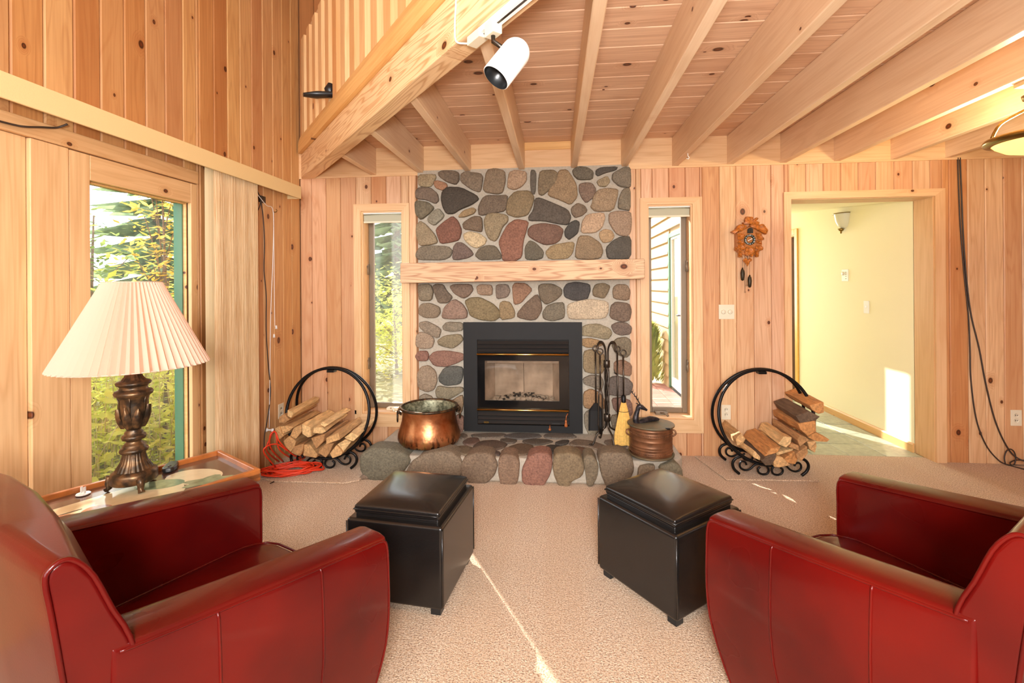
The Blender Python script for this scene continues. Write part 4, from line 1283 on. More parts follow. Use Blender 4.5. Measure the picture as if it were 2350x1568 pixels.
conifer('conifer', 'tall dark conifer at the top of the left window', (-15.2, 16.6, GZ), 13.0, 2.6, ro)
conifer('conifer', 'dark conifer showing at the right of the left window', (-13.6, 18.6, GZ), 12.0, 2.8, ro)
conifer('conifer', 'dark conifer at the top of the hazy narrow window', (-5.7, 16.5, GZ), 9.0, 2.2, ro)
# greenery beyond the narrow left window
for i, (bx_, by_, h_, lab) in enumerate(((-2.75, 7.9, 1.5, 'low pale shrub nearest the hazy narrow window'), (-3.1, 9.4, 2.1, 'taller pale shrub behind the low one at the hazy window'), (-2.45, 8.7, 1.8, 'rightmost pale shrub beyond the hazy narrow window'))):
    tree('shrub', lab, (bx_, by_, GZ), h_, 0.75, 2200, 0.10, 'leaf_yellow_green', ro, 0.03, 0.1)['category'] = 'shrub'
# juniper by the wing
t = empty('juniper_shrub', (1.42, 7.27, -0.10), 'feathery green juniper shrub against the cream clapboards', 'shrub')
m = MB()
jc = Vector((1.42, 7.27, -0.10))
for _ in range(1500):
    a = ro.uniform(0, 2 * PI); q = ro.random() ** 0.6; zz = ro.random()
    R_ = 0.21 * (1 - zz) ** 0.6 + 0.03
    p = jc + Vector((math.cos(a) * R_ * q, math.sin(a) * R_ * q, 0.05 + zz * 0.82))
    if p.x > WX - 0.06: continue
    d = Vector((math.cos(a) * 0.5, math.sin(a) * 0.5, 0.8)).normalized(); s_ = d.cross(Vector((0, 0, 1))).normalized()
    L = ro.uniform(0.07, 0.15)
    m.add([p, p + d * L * .5 + s_ * L * .14, p + d * L, p + d * L * .5 - s_ * L * .14], [(0, 1, 2, 3)])
m.build('foliage', 'juniper', t, recalc=False)
m = MB(); m.tube([jc, jc + Vector((0, 0, 0.5))], [0.02, 0.008], 6); m.build('stem', 'trunk', t)

# ================================================================== furniture
def armchair(name, label, front, face_deg):
    """Leather club chair. Local x to its right, y to its front; origin on the floor under its middle."""
    f = Vector((-math.sin(math.radians(face_deg)), math.cos(math.radians(face_deg)), 0))
    c = Vector((front[0], front[1], 0)) - f * 0.43
    t = empty(name, (c.x, c.y, 0), label, 'armchair', 'pair of red leather club chairs', rz=math.radians(face_deg))
    W, A = 0.435, 0.13

    def arm(sgn):
        # cross-section rows shared by the inner and the outer face, swept from rear to front
        rows = [0.0, 0.10, 0.24, 0.40, 0.56, 0.72, 0.86, 0.96, 1.0]
        ny = 9
        yr = -0.27
        zt_ = lambda v: 0.694 - 0.092 * v ** 0.9
        front = lambda q: 0.352 + 0.078 * math.sin(PI / 2 * min(1.0, q / 0.55)) - (0.006 if q > 0.97 else 0.0)
        bel = lambda q: 0.018 * math.sin(PI * q) - 0.032 * (1 - q) ** 1.5

        def pt(side, q, v, dx=0.0, dz=0.0):
            y = yr + v * (front(q) - yr)
            z = 0.04 + q * (zt_(v) - 0.04)
            x = (W + bel(q)) if side == 'o' else (W - A)
            return (sgn * (x + dx), y, z + dz)
        m = MB()
        n = 2 * len(rows) + 2
        for i in range(ny + 1):
            v = i / ny
            for q in rows: m.v.append(pt('o', q, v))
            m.v.append(pt('o', 1.0, v, -0.038, 0.010)); m.v.append(pt('i', 1.0, v, 0.038, 0.010))
            for q in reversed(rows): m.v.append(pt('i', q, v))
        for i in range(ny):
            for k in range(n):
                l = (k + 1) % n
                m.f.append((i * n + k, i * n + l, (i + 1) * n + l, (i + 1) * n + k)); m.s.append(True)
        for base in (0, ny * n):
            for k in range(n // 2 - 1):
                m.f.append((base + k, base + k + 1, base + n - 2 - k, base + n - 1 - k)); m.s.append(True)
        o = m.build('arm', 'leather', t, world=False, bevel=0.010, seg=3)
        for side, dx in (('o', -0.002), ('i', 0.002)):
            pts = [pt(side, q, 1.0, dx) for q in (0.03, 0.2, 0.4, 0.6, 0.8, 0.93)] + [pt(side, 0.982, 0.985, dx)] + [pt(side, 0.985, v, dx) for v in (0.9, 0.7, 0.5, 0.3, 0.1, 0.02)]
            pts = [(x, y - (0.003 if k_ < 6 else 0.0), z) for k_, (x, y, z) in enumerate(pts)]
            p_ = MB(); p_.tube(smooth_path(pts, 3), 0.0042, 6); p_.build('piping', 'leather', o, world=False)
        for v in (0.66, 0.28):
            pts = [pt('o', q, v) for q in rows[:-1]] + [pt('o', 0.985, v)]
            p_ = MB(); p_.tube(pts, 0.0034, 6); p_.build('seam', 'leather', o, world=False)
        return o
    arm(1); arm(-1)
    # backrest, rounded over the top
    prof = [(-0.29, 0.04), (-0.305, 0.30), (-0.33, 0.60), (-0.352, 0.80), (-0.361, 0.872), (-0.355, 0.893), (-0.337, 0.902), (-0.317, 0.890), (-0.293, 0.85), (-0.265, 0.77), (-0.238, 0.70), (-0.205, 0.55), (-0.165, 0.40), (-0.16, 0.04)]
    m = MB()
    n = len(prof)
    xs_ = [-0.432, -0.41, -0.20, 0.0, 0.20, 0.41, 0.432]
    for x in xs_:
        cr = 1 - (x / 0.432) ** 2
        for y, z in prof:
            rear = y < -0.33 or z < 0.61 and y < -0.25
            m.v.append((x, y + cr * (-0.045 if rear else 0.03 if z > 0.3 else 0), z + (0.022 * cr if z > 0.88 else 0.012 * cr if z > 0.7 else 0)))
    for i in range(len(xs_) - 1):
        for k in range(n):
            l = (k + 1) % n
            m.f.append((i * n + k, i * n + l, (i + 1) * n + l, (i + 1) * n + k)); m.s.append(True)
    m.f.append(tuple(range(n))); m.f.append(tuple(range(len(xs_) * n - 1, (len(xs_) - 1) * n - 1, -1))); m.s += [False, False]
    o = m.build('backrest', 'leather', t, world=False, bevel=0.012, seg=3)
    for x in (-0.431, 0.431):
        p_ = MB(); p_.tube(smooth_path([(x, y, z) for y, z in prof[:-1]], 3), 0.005, 6); p_.build('piping', 'leather', o, world=False)
    # seat cushion with a waterfall front, crowned top
    m = MB()
    nx, ny = 8, 14
    X0, Y0, Y1 = 0.302, -0.20, 0.445
    top = []
    for j in range(ny + 1):
        for i in range(nx + 1):
            u, v = i / nx, j / ny
            e = min(u, 1 - u) * 2
            ed = 1 - (1 - min(1, e * 3.0)) ** 2
            fr = 1 - max(0, (v - 0.80) / 0.20) ** 2
            x = -X0 + 2 * X0 * u; y = Y0 + (Y1 - Y0) * v
            z = 0.372 + 0.030 * ed * (0.4 + 0.6 * math.sin(PI * min(1, 0.15 + 0.8 * v))) - 0.028 * (1 - fr) + 0.010 * v
            y += 0.012 * math.sin(PI * u) * (v > 0.97)
            m.v.append((x, y, z)); top.append(len(m.v) - 1)
    nb = len(m.v)
    for k in range(nb):
        x, y, z = m.v[k]; m.v.append((x, y - (0.01 if y > 0.4 else 0), 0.215))
    W_ = nx + 1
    for j in range(ny):
        for i in range(nx):
            a = j * W_ + i
            m.f.append((a, a + 1, a + 1 + W_, a + W_)); m.s.append(True)
            m.f.append((nb + a, nb + a + W_, nb + a + 1 + W_, nb + a + 1)); m.s.append(True)
    edge = [i for i in range(W_)] + [j * W_ + nx for j in range(1, ny + 1)] + [ny * W_ + i for i in range(nx - 1, -1, -1)] + [j * W_ for j in range(ny - 1, 0, -1)]
    for k in range(len(edge)):
        a, b = edge[k], edge[(k + 1) % len(edge)]
        m.f.append((a, b, nb + b, nb + a)); m.s.append(False)
    o = m.build('seat_cushion', 'leather', t, world=False, bevel=0.010, seg=2)
    pts = [m.v[k] for k in edge]
    p_ = MB(); p_.tube([(x * 1.004, y + (0.004 if y > 0.4 else 0), z + 0.001) for x, y, z in pts], 0.0042, 6, closed=True); p_.build('piping', 'leather', o, world=False)
    m = MB(); m.box(-0.302, 0.302, -0.16, 0.405, 0.05, 0.21); m.build('seat_base', 'leather', t, world=False, bevel=0.012, seg=2)
    for x in (-0.36, 0.36):
        for y in (-0.24, 0.30):
            m = MB(); m.prism([(x - .025, y - .025), (x + .025, y - .025), (x + .025, y + .025), (x - .025, y + .025)], 'z', 0.0, 0.045); m.build('foot', 'black_plastic', t, world=False, bevel=0.004)
    return t


armchair('armchair', 'red leather armchair at the left beside the lamp table', (-0.925, 1.66), -28)
armchair('armchair', 'red leather armchair at the right facing the hearth', (0.885, 1.89), 31)


def ottoman(label, c, deg, s=0.45):
    t = empty('ottoman', (c[0], c[1], 0), label, 'ottoman', 'pair of black storage ottomans', rz=math.radians(deg))
    h = s / 2
    m = MB(); m.box(-h, h, -h, h, 0.03, 0.382); b = m.build('body', 'black_leather', t, world=False, bevel=0.016, seg=3)
    for sx in (-1, 1):
        for sy in (-1, 1):
            m = MB(); m.tube([(sx * (h - 0.002), sy * (h - 0.002), 0.05), (sx * (h - 0.002), sy * (h - 0.002), 0.37)], 0.0035, 6); m.build('seam', 'black_leather', b, world=False)
    m = MB(); m.box(-h + 0.03, h - 0.03, -h + 0.03, h - 0.03, 0.376, 0.398); m.build('lid_tray', 'black_leather', t, world=False, bevel=0.006)
    # lid cushion: crowned pad
    m = MB(); n = 10; q = h - 0.024
    for j in range(n + 1):
        for i in range(n + 1):
            u, v = 2 * i / n - 1, 2 * j / n - 1
            cr = (1 - u ** 4) * (1 - v ** 4)
            m.v.append((q * u, q * v, 0.432 + 0.026 * cr))
    nb = len(m.v)
    for k in range(nb):
        x, y, z = m.v[k]; m.v.append((x, y, 0.394))
    W_ = n + 1
    for j in range(n):
        for i in range(n):
            a = j * W_ + i
            m.f += [(a, a + 1, a + 1 + W_, a + W_), (nb + a, nb + a + W_, nb + a + 1 + W_, nb + a + 1)]; m.s += [True, True]
    edge = [i for i in range(W_)] + [j * W_ + n for j in range(1, n + 1)] + [n * W_ + i for i in range(n - 1, -1, -1)] + [j * W_ for j in range(n - 1, 0, -1)]
    for k in range(len(edge)):
        a, b_ = edge[k], edge[(k + 1) % len(edge)]
        m.f.append((a, b_, nb + b_, nb + a)); m.s.append(False)
    l = m.build('lid_cushion', 'black_leather', t, world=False, bevel=0.011, seg=3)
    p_ = MB(); p_.tube([(x * 1.0, y * 1.0, 0.4135) for x, y, z in (m.v[k] for k in edge)], 0.0032, 6, closed=True); p_.build('seam', 'black_leather', l, world=False)
    for sx in (-1, 1):
        for sy in (-1, 1):
            m = MB(); m.box(sx * (h - 0.04) - 0.022, sx * (h - 0.04) + 0.022, sy * (h - 0.04) - 0.022, sy * (h - 0.04) + 0.022, 0.0, 0.035); m.build('foot', 'black_plastic', t, world=False)
    return t


ottoman('black leather ottoman in front of the left armchair', (-0.677, 2.185), -7.0)
ottoman('black leather ottoman in front of the right armchair', (0.515, 2.262), 38.4, 0.455)

# ---- lamp table
TZ = 0.585
tc = Vector((-1.735, 1.695, 0)); tdeg = -31.5
tb = empty('lamp_table', tc, 'low tray-topped table with a printed fruit design under the lamp', 'table', rz=math.radians(tdeg))
# local y runs along the table
HW, HL = 0.212, 0.46
m = MB(); m.box(-HW, HW, -HL, HL, TZ - 0.030, TZ - 0.012); top_ = m.build('tray_top', 'tray_brown', tb, world=False)
for n_, poly in (('rim', [(-HW, -HL), (-HW + 0.022, -HL + 0.022), (-HW + 0.022, HL - 0.022), (-HW, HL)]), ('rim', [(HW, -HL), (HW - 0.022, -HL + 0.022), (HW - 0.022, HL - 0.022), (HW, HL)]),
                 ('rim', [(-HW, HL), (-HW + 0.022, HL - 0.022), (HW - 0.022, HL - 0.022), (HW, HL)]), ('rim', [(-HW, -HL), (-HW + 0.022, -HL + 0.022), (HW - 0.022, -HL + 0.022), (HW, -HL)])):
    MB().prism(poly, 'z', TZ - 0.045, TZ + 0.008).build(n_, 'table_rim', tb, world=False, bevel=0.004)
for sx in (-1, 1):
    for sy in (-1, 1):
        m = MB(); m.tube([(sx * (HW - 0.04), sy * (HL - 0.06), TZ - 0.04), (sx * (HW - 0.03), sy * (HL - 0.05), 0.25), (sx * (HW - 0.012), sy * (HL - 0.03), 0.0)], [0.022, 0.015, 0.018], 8); m.build('leg', 'black_plastic', tb, world=False)
zt = TZ - 0.0118


def print_piece(name, poly, mat, z):
    MB().prism(poly, 'z', z - 0.0006, z).build(name, mat, top_, world=False)


def leafpoly(cx_, cy_, L, Wd, a, lob=0):
    pts = []
    for i in range(24):
        q = 2 * PI * i / 24
        r_ = 1.0 + (0.25 * math.cos(lob * q) if lob else 0)
        x, y = L * math.cos(q) * r_, Wd * math.sin(q) * r_
        pts.append((cx_ + x * math.cos(a) - y * math.sin(a), cy_ + x * math.sin(a) + y * math.cos(a)))
    return pts


print_piece('cream_print', [(-0.06, -0.30), (0.05, -0.31), (0.185, -0.19), (0.185, 0.16), (0.12, 0.20), (0.02, 0.22), (-0.09, 0.12)], 'print_cream', zt)
print_piece('cream_print', leafpoly(0.01, 0.27, 0.12, 0.085, 0.5), 'print_cream', zt + 0.0003)
print_piece('leaf_print', leafpoly(0.11, 0.285, 0.085, 0.05, 1.2, 5), 'print_green', zt + 0.0009)
print_piece('leaf_print', leafpoly(-0.01, 0.15, 0.09, 0.05, 0.9), 'print_green', zt + 0.0012)
print_piece('plum_print', leafpoly(0.075, -0.07, 0.055, 0.045, 0.2), 'print_fruit', zt + 0.0009)
print_piece('plum_print', leafpoly(0.055, -0.165, 0.042, 0.034, 0.2), 'print_fruit', zt + 0.0012)
print_piece('leaf_print', leafpoly(0.125, -0.115, 0.011, 0.035, -0.3), 'print_green', zt + 0.0012)
print_piece('leaf_print', leafpoly(0.125, -0.02, 0.011, 0.040, 0.2), 'print_green', zt + 0.0012)
print_piece('still_life_print', [(0.075, -0.33), (0.180, -0.33), (0.180, -0.20), (0.075, -0.20)], 'print_orange', zt + 0.0009)
print_piece('dark_line_print', [(0.01, -0.36), (0.014, -0.36), (0.014, -0.10), (0.01, -0.10)], 'black_plastic', zt + 0.0012)

# ---- table lamp
LP = Vector((-1.745, 1.79, zt + 0.0016))
lamp = empty('table_lamp', LP, 'bronze urn table lamp with a wide pleated cream shade', 'lamp')
m = MB()
m.lathe([(0.0000, 0.030), (0.0764, 0.030), (0.0803, 0.034), (0.0803, 0.062), (0.0764, 0.072), (0.0608, 0.080)], 40, caps=False)
m.build('base', 'bronze', lamp, world=False)
m = MB()
flut = lambda a, i, r, z: 1.0 + 0.035 * math.cos(24 * a)
m.lathe([(0.0624, 0.080), (0.0577, 0.090), (0.0452, 0.112), (0.0390, 0.135), (0.0374, 0.150)], 96, mod=flut)
m.build('fluted_foot', 'bronze', lamp, world=False)
m = MB()
m.lathe([(0.0367, 0.148), (0.0468, 0.150), (0.0499, 0.158), (0.0468, 0.166), (0.0390, 0.170), (0.0382, 0.178), (0.0328, 0.184), (0.0257, 0.192), (0.0265, 0.200), (0.0390, 0.203), (0.0421, 0.212),
         (0.0390, 0.221), (0.0312, 0.223), (0.0320, 0.232), (0.0234, 0.240), (0.0257, 0.246)], 40)
m.build('turned_stem', 'bronze', lamp, world=False)
m = MB()
m.lathe([(0.0234, 0.244), (0.0359, 0.258), (0.0452, 0.285), (0.0484, 0.320), (0.0476, 0.350), (0.0491, 0.368), (0.0562, 0.382), (0.0640, 0.386), (0.0671, 0.396), (0.0624, 0.404), (0.0499, 0.408),
         (0.0468, 0.418), (0.0499, 0.424)], 40)
urn = m.build('urn', 'bronze', lamp, world=False)
for k in range(8):                      # leaves in relief round the urn
    a = 2 * PI * k / 8 + 0.25
    m = MB(); big = k % 2 == 0
    rows = [(0.252, 0.009), (0.275, 0.020), (0.300, 0.017), (0.322, 0.011), (0.345 if big else 0.335, 0.002)]
    for z, wd in rows:
        r_ = 0.0235 + (0.050 - 0.0235) * min(1, ((z - 0.244) / 0.05)) ** 0.6 + 0.004
        for s_, dr in ((-1, 0.0), (-0.45, 0.005), (0, 0.009), (0.45, 0.005), (1, 0.0)):
            an = a + s_ * wd / r_
            m.v.append(((r_ + dr - 0.002) * math.cos(an), (r_ + dr - 0.002) * math.sin(an), z))
    for i in range(4):
        for j in range(4):
            m.f.append((i * 5 + j, i * 5 + j + 1, i * 5 + j + 6, i * 5 + j + 5)); m.s.append(True)
    m.build('acanthus_leaf', 'bronze', urn, world=False)
for k in range(6):
    a = 2 * PI * k / 6
    m = MB(); m.tube([(0.0488 * math.cos(a), 0.0488 * math.sin(a), 0.30), (0.0496 * math.cos(a), 0.0496 * math.sin(a), 0.36), (0.0547 * math.cos(a), 0.0547 * math.sin(a), 0.380)], 0.0026, 6)
    m.build('rib', 'bronze', urn, world=False)
m = MB()
m.lathe([(0.0468, 0.424), (0.0577, 0.428), (0.0608, 0.436), (0.0562, 0.442), (0.0406, 0.447), (0.0312, 0.460), (0.0250, 0.475), (0.0187, 0.478), (0.0203, 0.488), (0.0140, 0.495), (0.0094, 0.52), (0.0078, 0.60)], 72,
        mod=lambda a, i, r, z: 1.0 + (0.04 * math.cos(18 * a) if 0.443 < z < 0.476 else 0))
m.build('cap', 'bronze', lamp, world=False)
for k in range(3):
    a = 2 * PI * k / 3 - 0.55
    m = MB()
    pts = [(0.062, 0.052), (0.082, 0.054), (0.085, 0.030), (0.083, 0.012), (0.093, 0.002)]
    m.tube([(r_ * math.cos(a), r_ * math.sin(a), z) for r_, z in pts], [0.010, 0.015, 0.013, 0.010, 0.012], 8)
    m.v = [(x, y, max(z, 0.0)) for x, y, z in m.v]
    m.build('paw_foot', 'bronze', lamp, world=False)
m = MB(); NP = 56
for j in range(7):
    q = j / 6
    r_ = 0.257 + (0.096 - 0.257) * q; z = 0.507 + 0.345 * q
    for k in range(NP * 2):
        a = PI * k / NP
        d = (0.0115 if k % 2 else -0.0115) * (0.35 + 0.65 * (1 - q))
        m.v.append(((r_ + d) * math.cos(a), (r_ + d) * math.sin(a), z))
for j in range(6):
    for k in range(NP * 2):
        l = (k + 1) % (NP * 2)
        m.f.append((j * NP * 2 + k, j * NP * 2 + l, (j + 1) * NP * 2 + l, (j + 1) * NP * 2 + k)); m.s.append(False)
sh_ = m.build('shade', 'pleated_shade_cloth', lamp, world=False, recalc=False)
for r_, z in ((0.257, 0.508), (0.096, 0.851)):
    m = MB(); m.tube([(r_ * math.cos(2 * PI * k / 48), r_ * math.sin(2 * PI * k / 48), z) for k in range(48)], 0.003, 6, closed=True); m.build('hoop', 'pleated_shade_cloth', sh_, world=False)
m = MB(); m.tube([(0, 0, 0.52), (0, 0, 0.845)], 0.005, 6); m.tube([(-0.1, 0, 0.842), (0, 0, 0.845), (0.1, 0, 0.842)], 0.003, 6); m.build('harp', 'antique_brass', lamp, world=False)

# ---- small things on the table
p0 = onZ(392, 1078, zt)
rem = empty('remote_control', (p0.x, p0.y, zt), 'small black rounded gadget on the lamp table', 'gadget', rz=math.radians(-62))
m = MB().prism([tuple(p[:2]) for p in chaikin([Vector((-0.055, -0.02, 0)), Vector((0.03, -0.028, 0)), Vector((0.055, -0.015, 0)), Vector((0.05, 0.02, 0)), Vector((0.0, 0.028, 0)), Vector((-0.05, 0.018, 0))], 2)], 'z', 0.002, 0.024)
m.build('case', 'black_plastic', rem, world=False, bevel=0.006, seg=3)
m = MB(); m.ball((0.02, 0.0, 0.024), 0.008, 0.008, 0.003); m.build('button', 'tool_metal', rem, world=False)
m = MB(); m.ball((0.038, 0.0, 0.024), 0.005, 0.005, 0.003); m.build('button', 'tool_metal', rem, world=False)
p0 = onZ(191, 1136, zt)
pl = empty('outlet_cover', (p0.x, p0.y, zt), 'white round plug cover with two upright prongs on the table', 'plug')
m = MB(); m.lathe([(0.0005, 0.0025), (0.022, 0.0025), (0.024, 0.004), (0.022, 0.007), (0.0005, 0.008)], 24); m.build('disc', 'pure_white', pl, world=False)
for d in (-0.007, 0.007):
    m = MB(); m.box(d - 0.0015, d + 0.0015, -0.004, 0.004, 0.006, 0.032); m.build('prong', 'pure_white', pl, world=False)

# ---- valance and vertical blinds on the left wall
vy0, vy1 = 0.9, 3.76
val = empty('valance', (LX, 2.4, 2.14), 'long tan fabric-covered valance above the left window', 'valance')
m = MB(); m.box(LX + 0.105, LX + 0.118, vy0, vy1, 2.142, 2.246); m.build('face_board', 'valance', val, bevel=0.003)
m = MB(); m.box(LX + 0.002, LX + 0.105, vy1 - 0.013, vy1, 2.142, 2.246); m.build('return_end', 'valance', val)
m = MB(); m.box(LX + 0.002, LX + 0.105, vy0, vy1 - 0.013, 2.236, 2.246); m.build('top_board', 'valance', val)
m = MB(); m.box(LX + 0.03, LX + 0.075, vy0, vy1 - 0.05, 2.175, 2.20); m.build('head_rail', 'white_plastic', val)
bl = empty('vertical_blind', (LX + 0.055, 3.0, 0.06), 'stack of tan woven vertical blind slats beside the left window', 'blind')
for i in range(21):
    y = 2.795 + i * 0.0205
    a = math.radians(24 + 5 * math.sin(i * 1.1) if i else 4)
    m = MB(); hw = 0.044; th = 0.0008
    cx_, sx_ = math.sin(a), math.cos(a)
    seg = []
    for q in (-1, -0.5, 0, 0.5, 1):
        bow = 0.006 * (1 - q * q)
        seg.append((LX + 0.055 + q * hw * cx_ + bow * sx_, y + q * hw * sx_ - bow * cx_))
    poly = seg + [(x + th, y_ + th) for x, y_ in reversed(seg)]
    m.prism(poly, 'z', 0.06, 2.172)
    m.build('slat', 'cream_blind' if i == 0 else 'woven_blind', bl)

# ================================================================== carpet offcuts under the log racks
def mat_piece(label, poly, name='carpet_mat'):
    m = MB().prism(poly, 'z', 0.001, 0.013)
    o = m.build(name, 'carpet', org=(poly[0][0], poly[0][1], 0), bevel=0.004)
    return tag(o, label, 'mat')


mat_piece('carpet offcut under the left log rack', [(-2.02, 3.19), (-1.50, 3.20), (-1.415, 3.25), (-1.40, 3.40), (-1.40, 3.92), (-2.18, 3.92), (-2.20, 3.25)])
mat_piece('carpet offcut under the right log rack', [(1.20, 3.462), (1.84, 3.488), (1.90, 3.91), (1.11, 3.92)])


# ================================================================== ring log racks
def spiral(c, r0, r1, a0, a1, n=20):
    return [(c[0] + (r0 + (r1 - r0) * i / n) * math.cos(a0 + (a1 - a0) * i / n), c[1] + (r0 + (r1 - r0) * i / n) * math.sin(a0 + (a1 - a0) * i / n)) for i in range(n + 1)]


def log_rack(label, cx, yf, yr, R=0.335, z0=0.013):
    t = empty('log_rack', (cx, (yf + yr) / 2, z0), label, 'log rack', 'pair of round black log racks')
    top = 0.735
    zc = top - R + 0.01
    ym = 0.0
    hf, hr = yf - (yf + yr) / 2, yr - (yf + yr) / 2
    for hy in (hf, hr):
        sg = 1 if hy > 0 else -1
        # ring leans inwards so that both meet at the top
        lean = lambda z: hy + (0.014 * sg - hy) * max(0.0, min(1.0, (z - 0.06) / (top - 0.06)))
        m = MB()
        m.tube([(R * math.sin(2 * PI * k / 64), lean(zc - R * math.cos(2 * PI * k / 64)), zc - R * math.cos(2 * PI * k / 64)) for k in range(64)], 0.0115, 8, closed=True)
        m.build('hoop', 'black_metal', t, world=False)
        for s_ in (-1, 1):
            # bowed leg from the ring down to the floor
            leg = [(0.205, 0.135), (0.245, 0.115), (0.262, 0.080), (0.250, 0.040), (0.215, 0.008)]
            m = MB(); m.tube([(s_ * x, hy, z) for x, z in [tuple(p)[:2] for p in smooth_path([Vector((a, b, 0)) for a, b in leg], 4)]], 0.0105, 8); m.build('leg', 'black_metal', t, world=False)
            # S-scroll: curl by the leg, sweep in, and end curl at the centre
            sc = [(0.165, 0.075), (0.175, 0.095), (0.198, 0.098), (0.212, 0.078), (0.205, 0.050), (0.175, 0.036), (0.140, 0.046), (0.110, 0.074), (0.082, 0.084), (0.040, 0.080), (0.012, 0.050), (0.018, 0.018), (0.048, 0.008), (0.078, 0.020), (0.086, 0.046), (0.070, 0.062)]
            m = MB(); m.tube([(s_ * x, hy, z) for x, z in [tuple(p)[:2] for p in smooth_path([Vector((a, b, 0)) for a, b in sc], 4)]], 0.0075, 7); m.build('scroll', 'black_metal', t, world=False)
    for x, z in ((-0.20, 0.132), (0.20, 0.132)):
        m = MB(); m.tube([(x, hf, z), (x, hr, z)], 0.008, 8); m.build('cross_bar', 'black_metal', t, world=False)
    m = MB(); m.box(-0.028, 0.028, -0.028, 0.028, top - 0.022, top - 0.004); m.build('clamp', 'black_metal', t, world=False)
    return t


log_rack('round black iron log rack in the corner left of the hearth', -1.775, 3.435, 3.715)
log_rack('round black iron log rack beside the hall doorway', 1.535, 3.545, 3.82)


def firewood(rows, off, sc_, yf, length, group):
    for s, shade, label in rows:
        r = random.Random(len(s) * 7 + int(s[:3]))
        yy_ = yf + r.uniform(-0.02, 0.03)
        pts = [onY(off[0] + q[0] * sc_, off[1] + q[1] * sc_, yy_) for q in pp(s)]
        for p in pts: p.z = max(p.z, 0.105)
        c = sum(pts, Vector()) / len(pts)
        L = length * r.uniform(0.92, 1.06)
        sh = Vector((r.uniform(-.02, .02), 0, r.uniform(-.01, .01)))
        k = len(pts)
        m = MB()
        secs = 5
        for i in range(secs + 1):
            q = i / secs
            for j, p in enumerate(pts):
                d = p - c
                w_ = 1 - 0.10 * q + (0.03 * r.uniform(-1, 1) if 0 < i < secs else 0)
                m.v.append(tuple(c + d * w_ + sh * q + Vector((0, L * q + (r.uniform(-.012, .012) if i in (0, secs) else 0), 0.004 * r.uniform(-1, 1)))))
        for i in range(secs):
            for j in range(k):
                l = (j + 1) % k
                m.f.append((i * k + j, i * k + l, (i + 1) * k + l, (i + 1) * k + j)); m.s.append(False)
        m.f += [tuple(range(k)), tuple(range((secs + 1) * k - 1, secs * k - 1, -1))]; m.s += [False, False]
        o = m.build('firewood_log', 'log', org=tuple(c), bevel=0.003, seg=1)
        o.color = srgb(*shade)
        tag(o, label, 'log', group)


T1, T2, T3, T4, DK = (206, 164, 112), (226, 190, 136), (182, 138, 92), (196, 140, 84), (104, 84, 66)
firewood([
 ("600,285 690,300 700,340 660,420 620,370", T2, 'pale split log highest on the left side of the left rack'),
 ("475,400 560,345 640,430 560,500 490,470", T3, 'dark-hearted log under the highest left one in the left rack'),
 ("485,545 600,530 700,560 640,610 540,650", T1, 'flat-topped log second row on the left of the left rack'),
 ("425,560 490,535 535,650 560,690 480,750 430,660", T1, 'leftmost log leaning on the hoop of the left rack'),
 ("650,670 700,565 830,520 832,620 740,730 690,705", T1, 'chunky log left of the big pale one in the left rack'),
 ("830,500 960,555 985,705 930,710 850,650", T2, 'big pale log in the middle of the left rack'),
 ("535,770 640,690 735,775 715,850 650,945 570,870", T1, 'five-sided log low on the left of the left rack'),
 ("670,940 720,850 860,810 852,920 800,1010 760,990", T3, 'log with a knot in the bottom row of the left rack'),
 ("870,830 950,830 1085,980 1060,1035 845,1000 852,930", T1, 'broad wedge log at the bottom of the left rack'),
 ("985,715 1200,650 1180,770 1075,880 1020,800", T3, 'large wedge log pointing down in the left rack'),
 ("1015,560 1150,560 1220,610 1150,650 1020,640", T2, 'short pale log right of the big middle one in the left rack'),
 ("1115,470 1165,470 1260,505 1200,540 1140,515", T2, 'thin pale log lying on top of the left rack'),
 ("1210,720 1410,640 1440,740 1225,820", T1, 'slab log with rough bark edge in the left rack'),
 ("1090,890 1200,815 1330,800 1260,960 1210,1020 1100,950", T3, 'log with brown heart at the bottom right of the left rack'),
 ("1270,960 1370,835 1470,950 1460,985 1320,1040", T1, 'three-cornered log lowest on the right of the left rack'),
 ("1385,830 1510,745 1600,790 1475,940", T2, 'pale log against the right hoop of the left rack'),
 ("1500,715 1610,640 1730,680 1640,770 1540,750", T2, 'grey-barked pale log highest on the right of the left rack'),
], (570, 900), 0.1467, 3.36, 0.42, 'split logs in the left rack')
